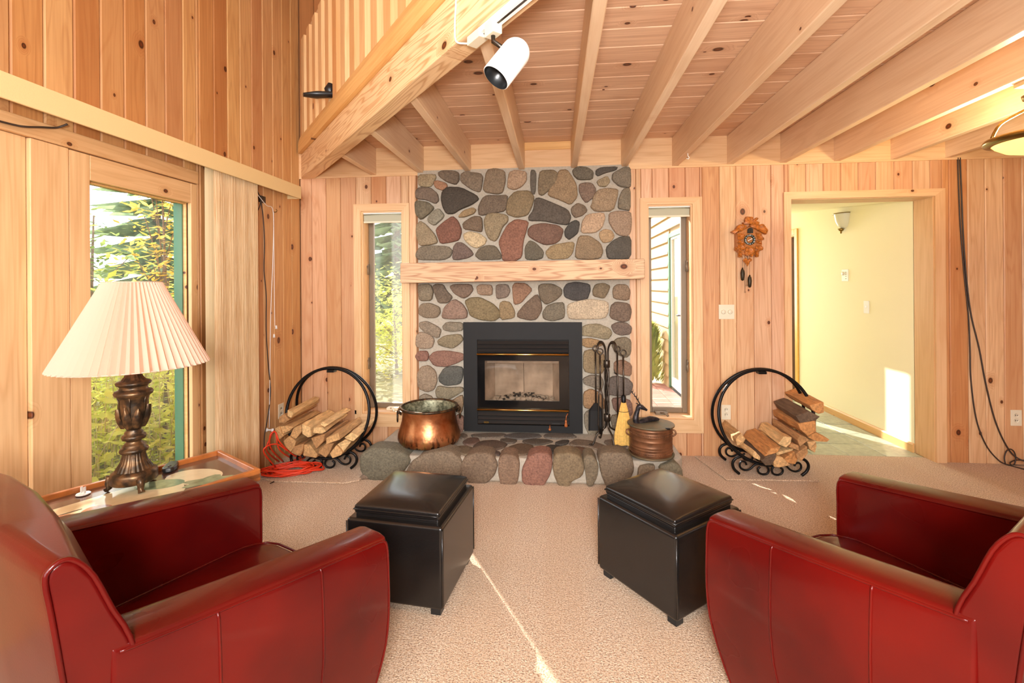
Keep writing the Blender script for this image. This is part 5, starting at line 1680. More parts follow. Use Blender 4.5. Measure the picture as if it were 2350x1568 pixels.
firewood([
 ("1300,560 1460,510 1470,640 1400,660 1330,610", T4, 'topmost log of the right rack with pale torn grain'),
 ("1150,690 1300,625 1420,690 1390,735 1215,790", DK, 'dark bark-covered log second from the top of the right rack'),
 ("1180,775 1380,740 1390,870 1290,925 1205,850", T4, 'orange log under the bark-covered one in the right rack'),
 ("1270,925 1385,880 1540,960 1500,980 1380,975", T4, 'pointed splinter sticking out right of the right rack'),
 ("1190,900 1265,925 1300,965 1185,1030 1165,960", T3, 'narrow log in the middle right of the right rack'),
 ("1280,990 1370,970 1395,1040 1360,1110 1305,1070", T1, 'small pale log low on the right edge of the right rack'),
 ("1090,1000 1180,1030 1175,1080 1080,1055", T3, 'small log under the long smooth one in the right rack'),
 ("950,1010 1000,920 1095,930 1090,1000 1040,1060", T2, 'long smooth square log on top at the left of the right rack'),
 ("780,1150 850,1065 970,1030 930,1095 820,1150", T4, 'long split log under the smooth square one in the right rack'),
 ("455,960 520,885 560,950 540,1010 470,1030", T1, 'log end against the left hoop of the right rack'),
 ("640,1130 680,1095 740,1160 735,1210 650,1165", T2, 'small log with pale end low on the left of the right rack'),
 ("740,1200 800,1155 910,1120 915,1190 870,1260 790,1250", DK, 'dark log at the bottom of the right rack'),
 ("890,1225 930,1155 990,1160 1080,1250 960,1280 895,1270", T1, 'lowest wedge log in the middle of the right rack'),
 ("1000,1180 1120,1095 1170,1200 1140,1250 1050,1225", T4, 'round-backed log at the bottom of the right rack'),
 ("1150,1125 1275,1035 1290,1110 1210,1210 1170,1190", T3, 'upright wedge log at the lower right of the right rack'),
 ("910,1105 1130,1062 1115,1090 925,1140", T2, 'thin board-like split in the middle of the right rack'),
], (1600, 820), 0.1977, 3.47, 0.40, 'split logs in the right rack')

# ================================================================== things on the hearth
HS = HZ + 0.016
pot = empty('copper_cauldron', (-0.985, 3.565, HS), 'large copper cauldron with dark rim handles on the hearth', 'cauldron')
m = MB(); m.lathe([(0.002, 0.0), (0.19, 0.002), (0.226, 0.014), (0.240, 0.045), (0.238, 0.075), (0.225, 0.12), (0.208, 0.18), (0.203, 0.225), (0.206, 0.262), (0.214, 0.276)], 56)
m.build('body', 'copper', pot, world=False)
m = MB(); m.lathe([(0.205, 0.276), (0.198, 0.262), (0.195, 0.225), (0.200, 0.18), (0.215, 0.12), (0.225, 0.06), (0.20, 0.02), (0.002, 0.014)], 56)
m.build('lining', 'tinned', pot, world=False)
m = MB(); m.tube([(0.215 * math.cos(2 * PI * k / 56), 0.215 * math.sin(2 * PI * k / 56), 0.279) for k in range(56)], 0.010, 8, closed=True); m.build('rim', 'bronze', pot, world=False)
for a in (math.radians(-163), math.radians(17)):
    d = Vector((math.cos(a), math.sin(a), 0)); sd = Vector((-math.sin(a), math.cos(a), 0))
    m = MB()
    for q in (-0.022, 0.022):
        m.tube([d * 0.208 + sd * q + Vector((0, 0, 0.23)), d * 0.228 + sd * q + Vector((0, 0, 0.246)), d * 0.232 + sd * q + Vector((0, 0, 0.262)), d * 0.212 + sd * q + Vector((0, 0, 0.272))], 0.006, 7)
    m.build('lug', 'bronze', pot, world=False)
    m = MB(); m.tube([d * 0.232 + sd * (0.040 * math.sin(2 * PI * k / 24)) + Vector((0, 0, 0.215 - 0.040 * math.cos(2 * PI * k / 24) * 1.0)) + d * 0.006 for k in range(24)], 0.0062, 7, closed=True)
    m.build('drop_handle', 'bronze', pot, world=False)

bx = empty('copper_pot', (0.672, 3.44, HS), 'round brown copper pot with a deer on its lid on the hearth', 'pot')
rb = 0.148
m = MB()
prof = [(0.002, 0.002), (rb + 0.002, 0.002)]
bands_ = [0.025, 0.032, 0.039, 0.060, 0.078, 0.118, 0.152, 0.160, 0.168, 0.190]
zz = 0.008
prof += [(rb, 0.008)]
for b in bands_:
    prof += [(rb, b - 0.0025), (rb + 0.0014, b), (rb, b + 0.0025)]
prof += [(rb, 0.205), (0.002, 0.206)]
m.lathe(prof, 56); body = m.build('body', 'brown_copper', bx, world=False)
m = MB(); m.lathe([(rb + 0.001, 0.0), (rb + 0.013, 0.001), (rb + 0.014, 0.008), (rb + 0.002, 0.012)], 56); m.build('foot_rim', 'lid_copper', bx, world=False)
for zz in (0.032, 0.160):
    m = MB()
    for k in range(64):
        a = 2 * PI * k / 64
        m.ball(((rb + 0.001) * math.cos(a), (rb + 0.001) * math.sin(a), zz), 0.004, 0.004, 0.0035, 6, 4)
    o = m.build('bead_row', 'brown_copper', body, world=False); o['kind'] = 'stuff'
for s_ in (-1, 1):
    m = MB(); m.tube(smooth_path([(s_ * (rb - 0.004), 0, 0.172), (s_ * (rb + 0.018), -0.01, 0.168), (s_ * (rb + 0.022), -0.015, 0.145), (s_ * (rb - 0.002), -0.012, 0.128)], 4), 0.006, 7); m.build('handle', 'brown_copper', bx, world=False)
m = MB(); out_ = []
for k in range(48):
    a = 2 * PI * k / 48
    r_ = rb + 0.010 + 0.006 * math.cos(a * 2 + 0.6)
    out_.append((r_ * math.cos(a), r_ * math.sin(a)))
m.prism(out_, 'z', 0.207, 0.217); m.build('lid', 'lid_copper', bx, world=False, bevel=0.003)
m = MB(); m.box(0.075, 0.103, -0.135, -0.118, 0.211, 0.222); m.build('lid_hasp', 'black_metal', bx, world=False)
Y0_ = 3.44
dq = lambda x, y, dy=0.0: onY(x, y, Y0_ + dy)
body_px = [(1513, 963, .05, .006), (1505, 962, .05, .016), (1492, 962, .04, .022), (1477, 967, .02, .021), (1465, 972, .005, .020), (1459, 964, 0, .023), (1460, 953, 0, .0185), (1463, 943, 0, .0155), (1465, 936, 0, .0165), (1469, 933, 0, .0190), (1474, 935.5, 0, .0165), (1480, 939, 0, .0105), (1485, 942, 0, .0075)]
pth = smooth_path([dq(a, b, c) for a, b, c, d in body_px], 3)
rr = []
for a, b in zip(body_px[:-1], body_px[1:]):
    rr += [a[3] + (b[3] - a[3]) * k / 3 for k in range(3)]
rr.append(body_px[-1][3])
dr = MB().tube(pth, rr, 10).build('deer', 'deer_metal', bx)
for s_ in (-1, 1):
    e0 = dq(1466, 929, s_ * 0.010)
    m = MB(); m.tube([e0, dq(1462, 926.5, s_ * 0.016), dq(1458.5, 925, s_ * 0.020)], [0.004, 0.007, 0.001], 6, flat=0.5); m.build('ear', 'deer_metal', dr)
    e0 = dq(1472.5, 932, s_ * 0.0135)
    m = MB(); m.ball(tuple(e0), 0.004, 0.004, 0.004, 8, 6); m.build('eye', 'black_metal', dr)
    b0 = dq(1469, 928, s_ * 0.006); tip = dq(1447.5, 897, s_ * 0.030)
    m = MB(); m.tube([b0, (b0 + tip) / 2 + Vector((0.006, 0, 0)), tip], [0.0042, 0.0034, 0.0015], 6)
    for q in (0.3, 0.5, 0.7, 0.88):
        p = b0 + (tip - b0) * q + Vector((0.005, 0, 0))
        m.tube([p, p + Vector((0.006, 0, 0.020))], [0.003, 0.001], 5)
        m.tube([p + Vector((-.002, 0, 0.004)), p + Vector((-0.016, s_ * 0.004, 0.010))], [0.003, 0.001], 5)
    m.build('antler', 'deer_metal', dr)

# ---- fireplace tools
ts = empty('tool_stand', (0.385, 3.63, HS), 'twisted iron fireplace tool stand on the hearth', 'tool stand')
th = 0.77
for k in range(4):
    a0 = PI / 2 * k + 0.35
    m = MB(); pts = []
    d = Vector((math.cos(a0), math.sin(a0), 0))
    pts += [d * 0.145 + Vector((0, 0, 0.006)), d * 0.122 + Vector((0, 0, 0.004)), d * 0.105 + Vector((0, 0, 0.035)), d * 0.080 + Vector((0, 0, 0.085)), d * 0.028 + Vector((0, 0, 0.118)), d * 0.014 + Vector((0, 0, 0.16))]
    for i in range(13):
        q = i / 12; a = a0 + q * 1.6 * PI
        pts.append(Vector((math.cos(a) * 0.0135, math.sin(a) * 0.0135, 0.20 + 0.38 * q)))
    a = a0 + 1.6 * PI; d2_ = Vector((math.cos(a), math.sin(a), 0))
    pts += [d2_ * 0.013 + Vector((0, 0, th - 0.13)), d2_ * 0.016 + Vector((0, 0, th - 0.05)), d2_ * 0.040 + Vector((0, 0, th - 0.005)), d2_ * 0.075 + Vector((0, 0, th)), d2_ * 0.097 + Vector((0, 0, th - 0.028)), d2_ * 0.104 + Vector((0, 0, th - 0.055))]
    m.tube(smooth_path(pts, 3), 0.0068, 7); m.build('rod', 'tool_metal', ts, world=False)
for z in (0.17, 0.58):
    m = MB(); m.lathe([(0.0225, 0.0), (0.0245, 0.002), (0.0245, 0.052), (0.0225, 0.054)], 20, (0, 0, z)); m.build('collar', 'tool_metal', ts, world=False)


def tool_shaft(m, x, y, zt_, zb, ring=0.021):
    """Looped handle over a straight rod."""
    loop = [(x + ring * math.sin(q) * (1 if q < PI else 1), y, zt_ - ring + ring * math.cos(q)) for q in [2 * PI * i / 20 for i in range(21)]]
    body_ = [(x - 0.004, y, zt_ - 2.6 * ring), (x - 0.003, y, zt_ - 0.12)]
    m.tube([(x + 0.004, y, zt_ - 2.6 * ring)] + [(x + ring * math.sin(-q), y, zt_ - ring - ring * math.cos(q)) for q in [0.35 + (2 * PI - 0.7) * i / 18 for i in range(19)]] + body_, 0.0048, 7)
    m.tube([(x, y, zt_ - 2.4 * ring), (x, y, zb)], 0.0062, 8)


ztop = HS + 0.742
sv = empty('hearth_shovel', (0.30, 3.655, HS), 'black fireplace shovel hanging at the left of the tool stand', 'shovel')
m = MB(); tool_shaft(m, 0.303, 3.655, ztop, HS + 0.30); m.build('handle', 'tool_metal', sv)
m = MB(); x, y = 0.303, 3.66
m.add([(x - .012, y, HS + .30), (x + .012, y, HS + .30), (x + .055, y + .010, HS + .24), (x + .058, y + .012, HS + .08), (x - .058, y + .012, HS + .08), (x - .055, y + .010, HS + .24), (x + .040, y + .03, HS + .23), (x + .045, y + .035, HS + .075), (x - .045, y + .035, HS + .075), (x - .040, y + .03, HS + .23)],
      [(0, 1, 6, 9), (9, 6, 7, 8), (1, 2, 6), (2, 3, 7, 6), (4, 5, 9, 8), (5, 0, 9)])
m.build('blade', 'soot', sv)
tg = empty('hearth_tongs', (0.335, 3.58, HS), 'dark fire tongs hanging second from the left on the tool stand', 'tongs')
m = MB(); tool_shaft(m, 0.330, 3.575, ztop - 0.012, HS + 0.42); m.build('handle', 'tool_metal', tg)
for s_ in (-1, 1):
    m = MB(); m.tube([(0.330, 3.575, HS + 0.44), (0.330 + s_ * 0.014, 3.575, HS + 0.38), (0.330 + s_ * 0.016, 3.575, HS + 0.16), (0.330 + s_ * 0.004, 3.57, HS + 0.09)], [0.006, 0.006, 0.006, 0.009], 7); m.build('jaw', 'tool_metal', tg)
pk = empty('hearth_poker', (0.463, 3.655, HS), 'iron poker with a side hook on the tool stand', 'poker')
m = MB(); tool_shaft(m, 0.468, 3.655, ztop - 0.004, HS + 0.10); m.build('handle', 'tool_metal', pk)
m = MB(); m.tube([(0.468, 3.655, HS + 0.52), (0.446, 3.65, HS + 0.535), (0.440, 3.648, HS + 0.560)], [0.006, 0.005, 0.002], 7); m.build('hook', 'tool_metal', pk)
br = empty('hearth_broom', (0.505, 3.585, HS), 'straw hearth broom with golden bristles on the tool stand', 'broom')
x, y = 0.503, 3.585
m = MB(); tool_shaft(m, x, y, ztop - 0.022, HS + 0.35); m.build('handle', 'tool_metal', br)
m = MB(); m.lathe([(0.017, 0.0), (0.018, 0.05), (0.010, 0.056)], 16, (x, y, HS + 0.325)); m.build('ferrule', 'black_metal', br)
m = MB(); N = 40
for j, (z, wx, wy) in enumerate(((0.330, 0.016, 0.016), (0.28, 0.028, 0.018), (0.20, 0.045, 0.022), (0.09, 0.066, 0.024), (0.012, 0.070, 0.024))):
    for k in range(N):
        a = 2 * PI * k / N; r_ = 1 + (0.05 if k % 2 else -0.03)
        m.v.append((x + wx * math.cos(a) * r_, y + wy * math.sin(a) * r_, HS + z + (0.006 * math.sin(k * 5.1) if j == 4 else 0)))
for j in range(4):
    for k in range(N):
        l = (k + 1) % N
        m.f.append((j * N + k, j * N + l, (j + 1) * N + l, (j + 1) * N + k)); m.s.append(False)
m.f.append(tuple(range(4 * N, 5 * N))); m.s.append(False)
bs = m.build('bristles', 'broom_straw', br)
m = MB(); m.tube([(x + 0.0345 * math.cos(2 * PI * k / 24), y + 0.0205 * math.sin(2 * PI * k / 24), HS + 0.258) for k in range(24)], 0.0022, 5, closed=True); m.build('stitching', 'cord_dark', bs)

# ================================================================== cuckoo clock
K = 160 / 1254.0
ck = empty('cuckoo_clock', (1.562, WY, 1.66), 'carved wooden cuckoo clock with leaves and pine cone weights', 'clock')
CK = lambda s, Y: [(p.x, p.z) for p in (onY(1640 + q[0] * K, 480 + q[1] * K, Y) for q in pp(s))]


def carve(name, s, y0, y1, mat='clock_leaf', parent=None, bev=0.003):
    pts = CK(s, y0)
    if 'leaf' in name:                       # serrated carved edge and a raised middle
        n_ = len(pts); c0 = Vector((sum(p[0] for p in pts) / n_, sum(p[1] for p in pts) / n_))
        out = []
        for i in range(n_):
            a, b = Vector(pts[i]), Vector(pts[(i + 1) % n_])
            L = (b - a).length
            out.append(a)
            k_ = max(1, int(L / 0.010))
            for j in range(1, 2 * k_):
                p = a + (b - a) * (j / (2 * k_))
                d = (p - c0).normalized()
                out.append(p + d * (-0.0035 if j % 2 else 0.0022))
        m = MB(); k_ = len(out)
        for sc__, y in ((1.0, y1), (1.0, y0 + 0.006), (0.62, y0), (0.12, y0 + 0.003)):
            m.v += [(c0.x + (p.x - c0.x) * sc__, y - (0.002 if (i % 4 < 2 and sc__ == 0.62) else 0), c0.y + (p.y - c0.y) * sc__) for i, p in enumerate(out)]
        for r_ in range(3):
            for i in range(k_):
                j = (i + 1) % k_
                m.f.append((r_ * k_ + i, r_ * k_ + j, (r_ + 1) * k_ + j, (r_ + 1) * k_ + i)); m.s.append(False)
        m.f += [tuple(range(k_)), tuple(range(3 * k_, 4 * k_))]; m.s += [False, False]
        return m.build(name, mat, parent or ck)
    return MB().prism(pts, 'y', y0, y1).build(name, mat, parent or ck, bevel=bev, seg=2)


carve('case', "400,430 640,310 855,430 855,620 845,740 800,760 750,820 505,820 440,760 400,740", 3.885, WY, 'clock_wood')
carve('roof_leaf', "310,405 385,360 430,290 470,270 560,280 600,310 560,350 490,400 430,400 370,440", 3.862, 3.905)
carve('roof_leaf', "640,290 760,270 830,270 890,265 940,330 975,380 945,450 870,420 800,380 730,345 660,320", 3.862, 3.905)
carve('crest_leaf', "560,250 555,200 575,130 700,140 715,200 770,145 805,160 760,210 820,235 800,285 700,290 640,265 540,270 510,240", 3.858, 3.895)
for s in ("420,470 410,440 520,440 560,470 530,530 470,560 420,550", "410,590 470,560 540,590 550,640 430,620", "430,640 500,620 560,660 570,720 500,740 440,760 420,700",
          "365,690 420,680 440,740 365,735", "435,760 500,750 505,865 435,865",
          "750,420 830,440 900,520 900,550 840,560 790,550", "760,560 840,580 865,630 800,620 760,600", "750,650 830,650 885,680 880,735 820,740 740,710", "745,750 810,740 800,860 745,860",
          "580,680 630,660 680,670 730,700 740,800 680,860 640,830 570,840 550,780"):
    carve('leaf', s, 3.866, 3.89)


def ckp(zx, zy, Y):
    return onY(1640 + zx * K, 480 + zy * K, Y)


dc = ckp(637, 550, 3.872)
px = 0.1276 * 3.87 / F           # metres per crop pixel on the dial
m = MB(); N = 36
ring = []
for r_, y_ in ((88 * px, 3.885), (92 * px, 3.872), (58 * px, 3.870), (56 * px, 3.885)):
    ring.append([(dc.x + r_ * math.cos(2 * PI * k / N), y_, dc.z + r_ * math.sin(2 * PI * k / N)) for k in range(N)])
m.v = [v for r_ in ring for v in r_]
for j in range(3):
    for k in range(N):
        l = (k + 1) % N
        m.f.append((j * N + k, j * N + l, (j + 1) * N + l, (j + 1) * N + k)); m.s.append(True)
M['dial_green'] = plain('dark_green_dial', srgb(28, 44, 36), 0.45)
dl = m.build('dial', 'dial_green', ck)
ROMAN = ['XII', 'I', 'II', 'III', 'IIII', 'V', 'VI', 'VII', 'VIII', 'IX', 'X', 'XI']
for h_ in range(12):
    a = PI / 2 - 2 * PI * h_ / 12
    cu = bpy.data.curves.new('numeral', 'FONT'); cu.body = ROMAN[h_]; cu.size = 30 * px; cu.align_x = 'CENTER'; cu.align_y = 'CENTER'; cu.extrude = 0.0006
    tmp = bpy.data.objects.new('numeral_text', cu); COL.objects.link(tmp)
    bpy.context.view_layer.update()
    me_ = bpy.data.meshes.new_from_object(tmp.evaluated_get(bpy.context.evaluated_depsgraph_get()))
    bpy.data.objects.remove(tmp)
    me_.materials.clear(); me_.materials.append(M['pure_white'])
    o = bpy.data.objects.new('numeral', me_); COL.objects.link(o); o.parent = dl
    o.location = Vector((dc.x + 74 * px * math.cos(a), 3.8695, dc.z + 74 * px * math.sin(a))) - root_loc(dl)
    o.rotation_euler = (PI / 2, 0, 0)
    o.rotation_euler = Euler((PI / 2, -(a - PI / 2), 0), 'XYZ')
for ang, L, w_ in ((math.radians(62), 44, 7), (math.radians(242), 50, 6)):
    d = Vector((math.sin(ang), 0, math.cos(ang))); sd = Vector((d.z, 0, -d.x))
    m = MB()
    b = Vector((dc.x, 3.867, dc.z))
    pts = [b + sd * w_ * 0.5 * px, b + d * L * px * 0.7 + sd * w_ * px, b + d * L * px, b + d * L * px * 0.7 - sd * w_ * px, b - sd * w_ * 0.5 * px]
    MB().prism([(p.x, p.z) for p in pts], 'y', 3.866, 3.868).build('hand', 'pure_white', dl)
cd_ = MB().prism(CK("590,435 590,370 610,345 645,335 680,350 690,375 690,435", 3.88), 'y', 3.876, 3.89).build('cuckoo_door', 'black_plastic', ck)
MB().prism(CK("618,415 622,365 640,352 640,415", 3.874), 'y', 3.873, 3.877).build('door_line', 'tool_metal', cd_)
MB().prism(CK("650,415 650,360 662,370 662,415", 3.874), 'y', 3.873, 3.877).build('door_line', 'tool_metal', cd_)
carve('pendulum_leaf', "515,920 560,870 600,900 650,880 690,915 640,960 600,1030 580,1000 560,980", 3.905, 3.918)
m = MB(); m.tube([ckp(597, 820, 3.911), ckp(597, 920, 3.911)], 0.0015, 5); m.build('pendulum_rod', 'cord_dark', ck)
M['cone_metal'] = plain('dark_cast_cone', srgb(58, 50, 34), 0.45, 0.5, noise=0.5, nscale=120)
for zx, z0, z1, ch0 in ((503, 1075, 1290, 850), (632, 1205, 1412, 850)):
    a, b = ckp(zx, z0, 3.915), ckp(zx, z1, 3.915)
    Lz = a.z - b.z
    m = MB(); m.lathe([(0.002, 0.0), (0.010, Lz * 0.06), (0.0135, Lz * 0.3), (0.0148, Lz * 0.6), (0.012, Lz * 0.88), (0.006, Lz)], 30, (b.x, 3.915, b.z), mod=lambda an, i, r, z: 1 + 0.08 * math.cos(6 * an + i * PI))
    m.ball((a.x, 3.915, a.z + 0.004), 0.007, 0.007, 0.006, 8, 6)
    m.build('pine_cone_weight', 'cone_metal', ck)
    m = MB(); m.tube([ckp(zx, ch0, 3.915), Vector((a.x, 3.915, a.z))], 0.0011, 5); m.build('chain', 'tool_metal', ck)
for zx, z1 in ((548, 1478), (580, 1360)):
    m = MB(); e = ckp(zx, z1, 3.915); m.tube([ckp(zx, 840, 3.915), e], 0.0013, 5)
    m.tube([(e.x + 0.006 * math.cos(2 * PI * k / 16), 3.915, e.z - 0.006 + 0.006 * math.sin(2 * PI * k / 16)) for k in range(16)], 0.0012, 5, closed=True)
    m.build('chain', 'tool_metal', ck)

# ================================================================== wall plates
def plate(name, label, c, w, h, face, parts, mat='white_plastic', cat='outlet'):
    t = empty(name, c, label, cat)
    t.rotation_euler = (0, 0, {'y': 0.0, 'x': PI / 2, '-x': -PI / 2}[face])   # local -y faces the room
    m = MB(); m.box(-w / 2, w / 2, -0.006, 0.0, -h / 2, h / 2); m.build('cover_plate', mat, t, world=False, bevel=0.002)
    for p in parts:
        p(t)
    return t


def socket(z):
    def f(t):
        m = MB(); m.lathe([(0.0005, 0.0), (0.016, 0.0), (0.017, 0.002)], 20); m.v = [(x, -0.0065 - zz_, y + z) for x, y, zz_ in m.v]
        s_ = m.build('socket', 'white_plastic', t, world=False)
        for d in (-0.006, 0.006):
            q = MB(); q.box(d - 0.001, d + 0.001, -0.0095, -0.006, z - 0.004, z + 0.005); q.build('slot', 'cord_dark', s_, world=False)
    return f


def knob(x, z, r):
    def f(t):
        m = MB(); m.lathe([(r, 0.0), (r, 0.010), (r * 0.92, 0.014), (0.0005, 0.014)], 24); m.v = [(a + x, -0.006 - c_, b + z) for a, b, c_ in m.v]
        m.build('dimmer_knob', 'white_plastic', t, world=False)
    return f


def toggle(t):
    m = MB(); m.box(-0.004, 0.004, -0.016, -0.005, -0.004, 0.010); m.build('toggle', 'pure_white', t, world=False)


p = onY(1667, 716, WY); plate('dimmer_switch', 'ivory double dimmer plate below the cuckoo clock', (p.x, WY, p.z), 0.122, 0.118, 'y', [knob(-0.026, 0, 0.018), knob(0.026, 0, 0.018)], cat='switch')
p = onY(1666, 946, WY); plate('wall_outlet', 'ivory outlet seen through the right log rack', (p.x, WY, p.z), 0.072, 0.118, 'y', [socket(0.02), socket(-0.02)])
p = onY(2331, 959, WY); plate('wall_outlet', 'ivory outlet at the far right by the black cable', (p.x, WY, p.z), 0.078, 0.122, 'y', [socket(0.02), socket(-0.02)])
p = onX(644, 943, LX); plate('wall_outlet', 'ivory outlet in the corner behind the left log rack', (LX, min(p.y, 3.84), p.z), 0.072, 0.118, 'x', [socket(0.02), socket(-0.02)])
p = onX(1940, 632, HXR)
th_ = plate('thermostat', 'white square thermostat high on the yellow hall wall', (HXR, p.y, p.z), 0.105, 0.120, '-x', [], 'pure_white', 'thermostat')
m = MB(); m.lathe([(0.018, 0.0), (0.018, 0.008), (0.0005, 0.009)], 20); m.v = [(a - 0.025, -0.006 - c_, b + 0.018) for a, b, c_ in m.v]; m.build('dial', 'white_plastic', th_, world=False)
for q in (0.03, 0.01, -0.01, -0.035):
    m = MB(); m.box(0.012, 0.026, -0.0075, -0.006, q - 0.003, q + 0.003); m.build('marking', 'tool_metal', th_, world=False)
p = onX(1989, 705, HXR); plate('light_switch', 'white light switch right of the thermostat in the hall', (HXR, p.y, p.z), 0.072, 0.118, '-x', [toggle], 'pure_white', 'switch')
# hall sconce
p = onX(1938, 508, HXR)
sc0 = empty('wall_sconce', (HXR, p.y, p.z), 'frosted half-bowl wall light with metal trim in the hall', 'wall light')
m = MB(); prof = [(0.012, -0.075), (0.055, -0.055), (0.080, 0.0), (0.092, 0.075)]; N = 20
for r_, z in prof:
    for k in range(N + 1):
        a = PI / 2 + PI * k / N
        m.v.append((-0.001 + r_ * math.cos(a) * 0.95, r_ * math.sin(a), z))
for j in range(3):
    for k in range(N):
        m.f.append((j * (N + 1) + k, j * (N + 1) + k + 1, (j + 1) * (N + 1) + k + 1, (j + 1) * (N + 1) + k)); m.s.append(True)
m.build('glass_bowl', 'frost', sc0, world=False)
m = MB(); m.tube([(-0.004 + 0.098 * math.cos(PI / 2 + PI * k / 20) * 0.95, 0.098 * math.sin(PI / 2 + PI * k / 20), 0.078) for k in range(21)], 0.005, 6); m.build('rim_band', 'antique_brass', sc0, world=False)
m = MB(); m.lathe([(0.004, -0.125), (0.010, -0.118), (0.008, -0.105), (0.022, -0.095), (0.030, -0.078), (0.012, -0.070)], 16, (-0.035, 0, 0)); m.build('finial', 'antique_brass', sc0, world=False)

# ================================================================== track light under the loft beam
def beam_pt(s, n, z):
    q = B0 + BD * s + BN * n
    return Vector((q.x, q.y, z))


tr_o = beam_pt(3.017, 0.036, 2.354)
tr = empty('track_light', tr_o, 'white track spotlight hanging under the loft beam', 'track light', rz=BROT)
m = MB(); m.box(-0.06, 1.5, -0.019, 0.019, -0.022, 0.0); tk = m.build('track', 'pure_white', tr, world=False)
m = MB(); m.box(-0.06, 1.5, -0.004, 0.004, -0.0235, -0.0215); m.build('track_slot', 'tool_metal', tk, world=False)
m = MB(); m.box(-0.15, -0.06, -0.022, 0.022, -0.034, 0.0); m.build('feed_connector', 'white_plastic', tr, world=False, bevel=0.003)
m = MB(); m.box(-0.03, 0.03, -0.020, 0.020, -0.055, -0.005); m.build('adapter', 'white_plastic', tr, world=False, bevel=0.004)
inv = Matrix.Rotation(-BROT, 3, 'Z')
aim = Vector((-0.52, -0.24, -0.76)).normalized()          # the way the spot points
q_ = aim.to_track_quat('Z', 'Y')
RH = 0.052
piv = inv @ (Vector((-0.137, 1.665, 2.228)) - tr_o)
m = MB(); m.tube([(0.0, 0, -0.05), (0.0, 0, -0.075), tuple(piv * 0.55 + Vector((0, 0, -0.04)))], 0.0085, 10); m.build('stem', 'tool_metal', tr, world=False)
m = MB()
prof = [(0.0005, -RH)] + [(RH * math.sin(a), -RH * math.cos(a)) for a in [PI / 2 * i / 8 for i in range(1, 9)]] + [(RH, 0.122), (RH - 0.003, 0.122)]


def put(mm):
    mm.v = [tuple(inv @ (q_ @ Vector(v)) + piv) for v in mm.v]
    return mm


hdo = put(m.lathe(prof, 32)).build('lamp_head', 'pure_white', tr, world=False)
put(MB().lathe([(RH - 0.003, 0.123), (RH - 0.004, 0.09), (RH - 0.010, 0.085), (RH - 0.012, 0.05)], 32)).build('baffle', 'black_plastic', hdo, world=False)
put(MB().lathe([(0.0005, 0.045), (RH - 0.012, 0.052)], 32)).build('bulb_face', 'frost', hdo, world=False)
m = MB(); pts = [beam_pt(2.868, 0.03, 2.335), beam_pt(2.84, 0.02, 2.342), beam_pt(2.815, -0.004, 2.355), beam_pt(2.81, -0.006, 2.42), beam_pt(2.82, -0.006, 2.54), beam_pt(2.82, -0.036, 2.58), beam_pt(2.82, -0.036, 2.80)]
o = m.tube(smooth_path(pts, 4), 0.0035, 6).build('power_cord', 'pure_white', org=tuple(tr_o)); tag(o, 'white cord running up the loft beam from the track', 'cord')

# ================================================================== pendant lamp at the right edge
pc = Vector((2.43, 2.60, 2.112))
pn = empty('ceiling_light', (pc.x, pc.y, ZB - 0.02), 'lit amber glass bowl light with brass rim at the right edge', 'ceiling light')
L_ = pc.z - (ZB - 0.02)
m = MB(); m.lathe([(0.0005, -0.062), (0.06, -0.057), (0.12, -0.040), (0.16, -0.012), (0.172, 0.004)], 40, (0, 0, L_)); m.build('glass_bowl', 'amber_bowl', pn, world=False)
m = MB(); m.lathe([(0.170, -0.004), (0.200, 0.004), (0.207, 0.016), (0.196, 0.030), (0.172, 0.034)], 40, (0, 0, L_)); m.build('rim', 'antique_brass', pn, world=False)
for k in range(3):
    a = 2 * PI * k / 3 + 2.9
    m = MB(); m.tube(smooth_path([(0.185 * math.cos(a), 0.185 * math.sin(a), L_ + 0.028), (0.15 * math.cos(a), 0.15 * math.sin(a), L_ + 0.10), (0.07 * math.cos(a), 0.07 * math.sin(a), L_ + 0.15), (0.02 * math.cos(a), 0.02 * math.sin(a), L_ + 0.18)], 4), 0.008, 8); m.build('arm', 'antique_brass', pn, world=False)
m = MB(); m.lathe([(0.022, L_ + 0.16), (0.026, L_ + 0.19), (0.014, L_ + 0.21), (0.012, -0.03), (0.055, -0.02), (0.06, 0.0)], 24); m.build('canopy', 'antique_brass', pn, world=False)
bd = bpy.data.lights.new('pendant_bulb', 'POINT'); bd.energy = 42; bd.color = (1.0, 0.78, 0.45); bd.shadow_soft_size = 0.05
bo = bpy.data.objects.new('pendant_bulb', bd); COL.objects.link(bo); bo.parent = pn; bo.location = (0, 0, L_ + 0.06)

# ================================================================== cords and small hardware
def cord(name, label, pts, r, mat, k=6, cat='cord', n=7):
    m = MB(); m.tube(smooth_path(pts, k), r, n)
    p0 = pts[-1]
    o = m.build(name, mat, org=tuple(p0)); return tag(o, label, cat)


XW = LX + 0.008
lw = lambda x, y, d=0.0: onX(x, y, XW + d)
cord('brown_wire', 'thin dark brown cord hanging down the left corner wall', [lw(590, 438, .03), lw(597, 455), lw(604, 500), lw(607, 560), lw(606, 620), lw(611, 680), lw(611, 760), lw(616, 840), lw(621, 900), lw(614, 960), lw(607, 1000, .01), lw(606, 1035, .03)], 0.0038, 'cord_dark')
m = MB(); m.box(XW - 0.008, XW + 0.012, lw(601, 446).y - 0.03, lw(601, 446).y + 0.03, 2.05, 2.10)
o = m.build('cord_clip_box', 'tool_metal', org=tuple(lw(601, 446)), bevel=0.003); tag(o, 'small grey adapter box under the valance end', 'adapter')
cord('cord_loop', 'small dark loop of cord hanging under the valance', [lw(594, 447, .03), lw(588, 465, .02), lw(587, 480, .02), lw(592, 482, .02), lw(597, 468, .02), lw(600, 450, .03)], 0.003, 'cord_dark')
